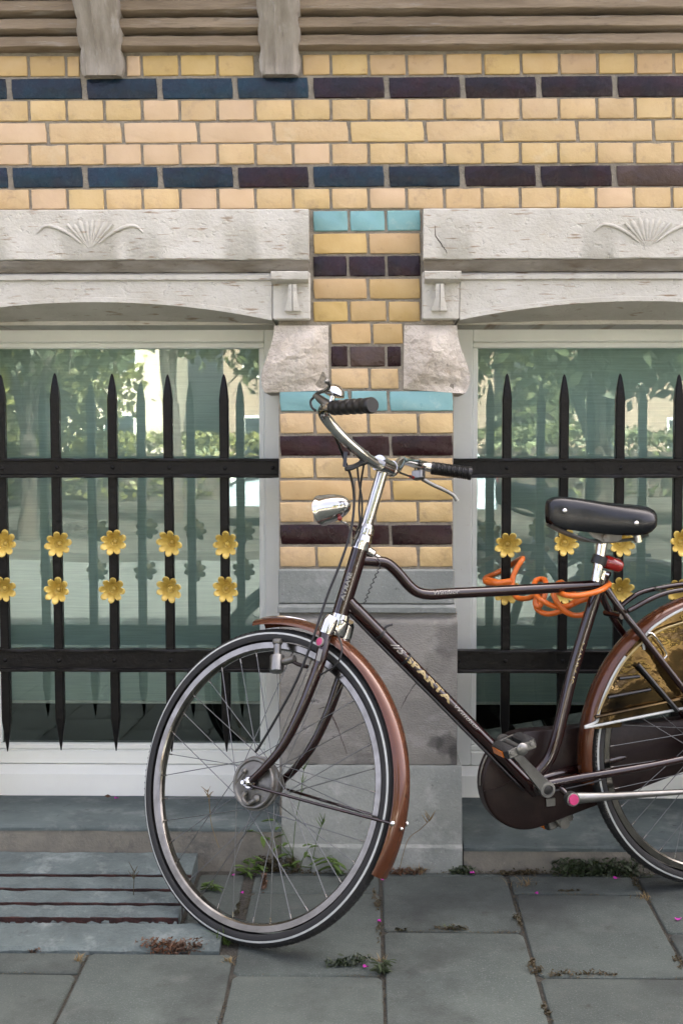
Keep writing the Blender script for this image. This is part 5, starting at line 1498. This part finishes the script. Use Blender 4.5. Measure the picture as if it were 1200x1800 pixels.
# ------------------------------------------------------------------ across the street (seen mirrored in the panes)
def tree(x, y, h, low, rx, rz, m, label, seed, nleaf=2600, leaf=.11, forks=3, tr=.10):
    rg = np.random.RandomState(seed)
    z0 = -.26 if y < -13.2 else (-.18 if y < -11 else -.29)
    t = thing('street_tree', label, 'tree', (x, y, z0), 'trees across the street')
    b = MB()
    fork = max(.9, low * .75)
    b.tube(cr([(0, 0, -.1), (.03, .02, fork * .5), (0, 0, fork)], 5), [tr * 1.25] * 3 + [tr] * 8, 10)
    ends = []
    for k in range(forks):
        a = 6.283 * k / forks + seed
        e = np.array([math.cos(a) * rx * .5, math.sin(a) * rx * .5, low + rz * rg.uniform(.9, 1.5)])
        b.tube(cr([(0, 0, fork * .95), (e[0] * .35, e[1] * .35, fork + (e[2] - fork) * .4), tuple(e)], 6), list(np.linspace(tr * .7, .02, 13)), 8)
        ends.append(e)
        for q in range(3):
            f = e * .6 + rg.uniform(-1, 1, 3) * [rx * .8, rx * .8, rz * .5]; f[2] = max(f[2], low + .2)
            b.tube([e * [.6, .6, .75], f], [.035, .008], 6)
    b.build('trunk', 'bark', t)
    ncl = 46
    c = rg.normal(size=(ncl, 3)); c /= np.linalg.norm(c, axis=1)[:, None]; c *= rg.uniform(.35, 1, (ncl, 1)) ** .5
    c = c * [rx, rx, rz] + [0, 0, low + rz]
    ci = rg.randint(0, ncl, nleaf)
    p = c[ci] + rg.normal(size=(nleaf, 3)) * [rx * .16, rx * .16, rz * .14]
    p[:, 2] = np.maximum(p[:, 2], low + rg.uniform(0, .5, nleaf))
    e1 = rg.normal(size=(nleaf, 3)); e1 /= np.linalg.norm(e1, axis=1)[:, None]
    e2 = np.cross(e1, rg.normal(size=(nleaf, 3))); e2 /= np.linalg.norm(e2, axis=1)[:, None]
    s = leaf * rg.uniform(.6, 1.3, (nleaf, 1))
    V = np.stack([p - e1 * s, p + e2 * s * .55, p + e1 * s, p - e2 * s * .55], 1).reshape(-1, 3)
    lb = MB(); lb.v = [tuple(q) for q in V]; lb.f = [(4 * i, 4 * i + 1, 4 * i + 2, 4 * i + 3) for i in range(nleaf)]
    lb.build('crown', m, t, smooth=None)
    return t
tree(-4.2, -12.3, 6, 1.85, 1.9, 2.0, 'leaf_dark', 'dark low-branched street tree mirrored at the upper left of the left pane', 3, 3600, .10, 4, .11)
tree(-3.2, -17.5, 6, 2.6, 1.6, 2.0, 'leaf_green', 'forked bare-stemmed tree mirrored in the middle of the left pane', 5, 2200, .12, 2, .15)
tree(-6.4, -22, 6, .7, 1.8, 2.0, 'leaf_light', 'pale green bushy tree mirrored left of the forked trunk', 7, 3800, .13)
tree(-2.1, -27, 7, 2.2, 1.7, 2.4, 'leaf_green', 'slender tree mirrored at the right end of the left pane', 9, 2400, .13, 4, .12)
tree(2.6, -10.8, 6, 1.75, 2.4, 2.0, 'leaf_dark', 'broad dark tree mirrored across the top of the right pane', 11, 5200, .11, 4, .13)
tree(6.2, -16, 6, 1.9, 1.6, 2.0, 'leaf_dark', 'small-leaved tree mirrored at the right edge of the right pane', 13, 2600, .12, 4, .14)
tree(-11, -30, 8, 1.0, 3.0, 3.0, 'leaf_light', 'sunlit green tree far across the street on the left', 15, 3000, .2)
tree(4.5, -33, 8, 1.4, 3.0, 3.2, 'leaf_green', 'sunlit green tree far across the street on the right', 17, 3000, .2)
tree(12, -30, 8, 1.2, 3.2, 3.2, 'leaf_light', 'rounded light green tree at the far right of the street', 19, 3000, .2)
def hedge(x0, x1, y, h, seed, m, label):
    rg = np.random.RandomState(seed); n = int((x1 - x0) * 420)
    b = MB().box((x0 + .15, y - .3, -.26), (x1 - .15, y + .3, h - .35))
    t = thing('hedge', label, 'hedge', (0, 0, 0), 'hedges across the street')
    b.build('twigs', 'bark', t, smooth=None)
    p = np.stack([rg.uniform(x0, x1, n), y + rg.choice([-1, 1], n) * rg.uniform(.25, .5, n), rg.uniform(-.2, h, n)], 1)
    top = rg.rand(n) < .35
    p[top, 1] = y + rg.uniform(-.45, .45, top.sum()); p[top, 2] = h + rg.normal(0, .09, top.sum())
    e1 = rg.normal(size=(n, 3)); e1 /= np.linalg.norm(e1, axis=1)[:, None]
    e2 = np.cross(e1, rg.normal(size=(n, 3))); e2 /= np.linalg.norm(e2, axis=1)[:, None]
    s = .085 * rg.uniform(.6, 1.3, (n, 1))
    V = np.stack([p - e1 * s, p + e2 * s * .6, p + e1 * s, p - e2 * s * .6], 1).reshape(-1, 3)
    lb = MB(); lb.v = [tuple(q) for q in V]; lb.f = [(4 * i, 4 * i + 1, 4 * i + 2, 4 * i + 3) for i in range(n)]
    lb.build('foliage', m, t, smooth=None)
hedge(-15, -.6, -26, 1.15, 4, 'leaf_light', 'long sunlit hedge mirrored in the left pane')
hedge(.6, 15, -27, 1.25, 6, 'leaf_green', 'long green hedge mirrored in the right pane')
def car(x, y, ln, hgt, m, label, van=False):
    t = thing('parked_car', label, 'car', (x, y, -.26), 'cars parked across the street')
    low = [(-.5, .30), (-.5, .62), (-.47, .70), (-.30, .86), (.43, .92), (.49, .80), (.5, .55), (.49, .28)]
    pl = [(p * ln, z * hgt / 1.45) for p, z in low]
    b = MB(); W_ = .85
    b.rings([[(u, -W_ + .06, z) for u, z in pl], [(u, -W_, z * .99) for u, z in pl], [(u, W_, z * .99) for u, z in pl], [(u, W_ - .06, z) for u, z in pl]], True, True)
    b.build('body', m, t, smooth=R(40))
    cab = [(-.32, .84), (-.19, 1.36), (-.10, 1.44), (.28, 1.45), (.36, 1.40), (.455, .90)] if not van else [(-.36, .84), (-.27, 1.38), (-.22, 1.45), (.44, 1.46), (.47, 1.42), (.485, .88)]
    cp_ = [(p * ln, z * hgt / 1.45) for p, z in cab]
    b = MB().rings([[(u, -W_ * .95, z) if z < hgt * .7 else (u, -W_ * .74, z) for u, z in cp_], [(u, W_ * .95, z) if z < hgt * .7 else (u, W_ * .74, z) for u, z in cp_]], True, True)
    b.build('cabin', m, t, smooth=R(30))
    for s_ in (-1, 1):
        for (a0, a1, z0_, z1_) in ((-.245, -.02, .93, 1.34), (0.0, .20, .93, 1.36), (.215, .345, .95, 1.33)):
            f = lambda u, z: (u * ln, s_ * (W_ * .95 - (W_ * .21) * max(0, (z - .86) / .59) + .012), z * hgt / 1.45)
            MB().add([f(a0 - (.0 if a0 > -.2 else .03), z0_), f(a1, z0_), f(a1 - .01, z1_), f(a0 + (.07 if a0 < -.2 else .01), z1_)], [(0, 1, 2, 3)]).build('side_window', 'car_glass', t, smooth=None)
    for s_ in (-1, 1):
        for u in (-.31, .30):
            wc = (u * ln, s_ * .74, .31)
            wo = MB().lathe([(.18, -.09), (.30, -.10), (.32, -.06), (.32, .06), (.30, .10), (.18, .10)], wc, (0, 1, 0), n=28).build('wheel', 'rubber', t)
            MB().lathe([(0, .085 * s_), (.17, .095 * s_), (.19, .08 * s_)], wc, (0, 1, 0), n=20).build('wheel_rim', 'alloy', wo)
    for s_ in (-1, 1):
        MB().ellipsoid((-.487 * ln, s_ * .62, .66 * hgt / 1.45), (.06, .14, .08)).build('headlight', 'lamp_white', t)
        MB().ellipsoid((.492 * ln, s_ * .64, .72 * hgt / 1.45), (.05, .12, .10)).build('tail_light', 'red_plastic', t)
car(0.0, -17.5, 4.3, 1.55, 'car_paint', 'grey-blue parked car mirrored at the right edge of the left pane')
car(7.3, -16.8, 4.4, 1.5, 'van_paint', 'pale parked car mirrored at the right edge of the right pane')

def house(x0, x1, y, h, label, m='house_render'):
    t = thing('street_house', label, 'building', ((x0 + x1) / 2, y, -.42), 'houses across the street')
    hw = (x1 - x0) / 2
    MB().box((-hw, -8, 0), (hw, 0, h))  .build('wall', m, t, smooth=None)
    MB().add([(-hw - .3, .4, h), (hw + .3, .4, h), (hw + .3, -8.4, h), (-hw - .3, -8.4, h), (-hw - .3, -4, h + 2.6), (hw + .3, -4, h + 2.6)], [(0, 1, 5, 4), (2, 3, 4, 5), (1, 2, 5), (3, 0, 4), (3, 2, 1, 0)]).build('roof', 'case_paint', t, smooth=None)
    n = int((x1 - x0) / 2.6)
    for fl in range(int(h // 3)):
        for k in range(n):
            cx = -hw + (k + .5) * (2 * hw / n); z = .9 + 3 * fl
            wn = MB().box((cx - .6, .0005, z), (cx + .6, .05, z + 1.6), .02).build('window', 'lamp_white', t)
            MB().box((cx - .52, .0505, z + .08), (cx + .52, .056, z + 1.52)).build('window_pane', 'car_glass', wn)
house(-22, -7.5, -44, 9, 'pale rendered house with rows of windows, mirrored at the left of the left pane')
house(-5.5, 5, -47, 6.5, 'low brick house with rows of windows, mirrored behind the slender tree', 'house_brick')
house(7.5, 22, -45, 9.5, 'tall brick house with rows of windows, mirrored at the right of the right pane', 'house_brick')

# grit, moss crumbs and dry bits that collect in the joints and along the foot of the wall
rg = random.Random(21)
jd = MB()
def crumb(x, y, s_, zup):
    p = np.array([x, y, gz(y) + zup]); a = rg.uniform(0, 6.28)
    e1 = np.array([math.cos(a), math.sin(a), rg.uniform(-.4, .4)]) * s_; e2 = np.array([-math.sin(a), math.cos(a), rg.uniform(-.4, .4)]) * s_ * .7; e3 = np.array([0, 0, s_ * .6])
    jd.add([p - e1, p + e2, p + e1, p - e2, p + e3], [(0, 1, 4), (1, 2, 4), (2, 3, 4), (3, 0, 4)])
for i in range(1500):
    x = rg.uniform(-.30, 1.3); d_ = mnoise.noise(Vector((x * 9, 3.1, 0)))
    if rg.random() > .35 + .7 * d_: continue
    crumb(x, -.086 - abs(rg.gauss(0, .012)), rg.uniform(.0015, .0045), rg.uniform(-.003, .004))
for c in range(-4, 5):
    x0 = .042 + SLAB_W * c
    for i in range(420):
        y = rg.uniform(-1.2, -.11)
        if x0 < -.32 and y > GY0: continue
        d_ = mnoise.noise(Vector((x0 * 31, y * 8, 1.7)))
        if rg.random() > .25 + 1.1 * d_: continue
        crumb(x0 + rg.gauss(0, .0035), y, rg.uniform(.0012, .0032), rg.uniform(-.004, .002))
    off = -0.462 if c % 2 == 0 else -0.690
    for k in range(0, 2):
        y0 = off + SLAB_D * k - (SLAB_D if k else 0) * 0
        if y0 > -.13: continue
        for i in range(200):
            x = x0 + rg.uniform(0, SLAB_W)
            if x < -.32 and y0 > GY0: continue
            d_ = mnoise.noise(Vector((x * 10, y0 * 13, 5.5)))
            if rg.random() > .2 + 1.1 * d_: continue
            crumb(x, y0 + rg.gauss(0, .003), rg.uniform(.0012, .003), rg.uniform(-.004, .002))
tag(jd.build('joint_debris', 'moss_brown', smooth=None), 'brown grit and moss crumbs scattered in the paving joints', 'debris', None, 'stuff')
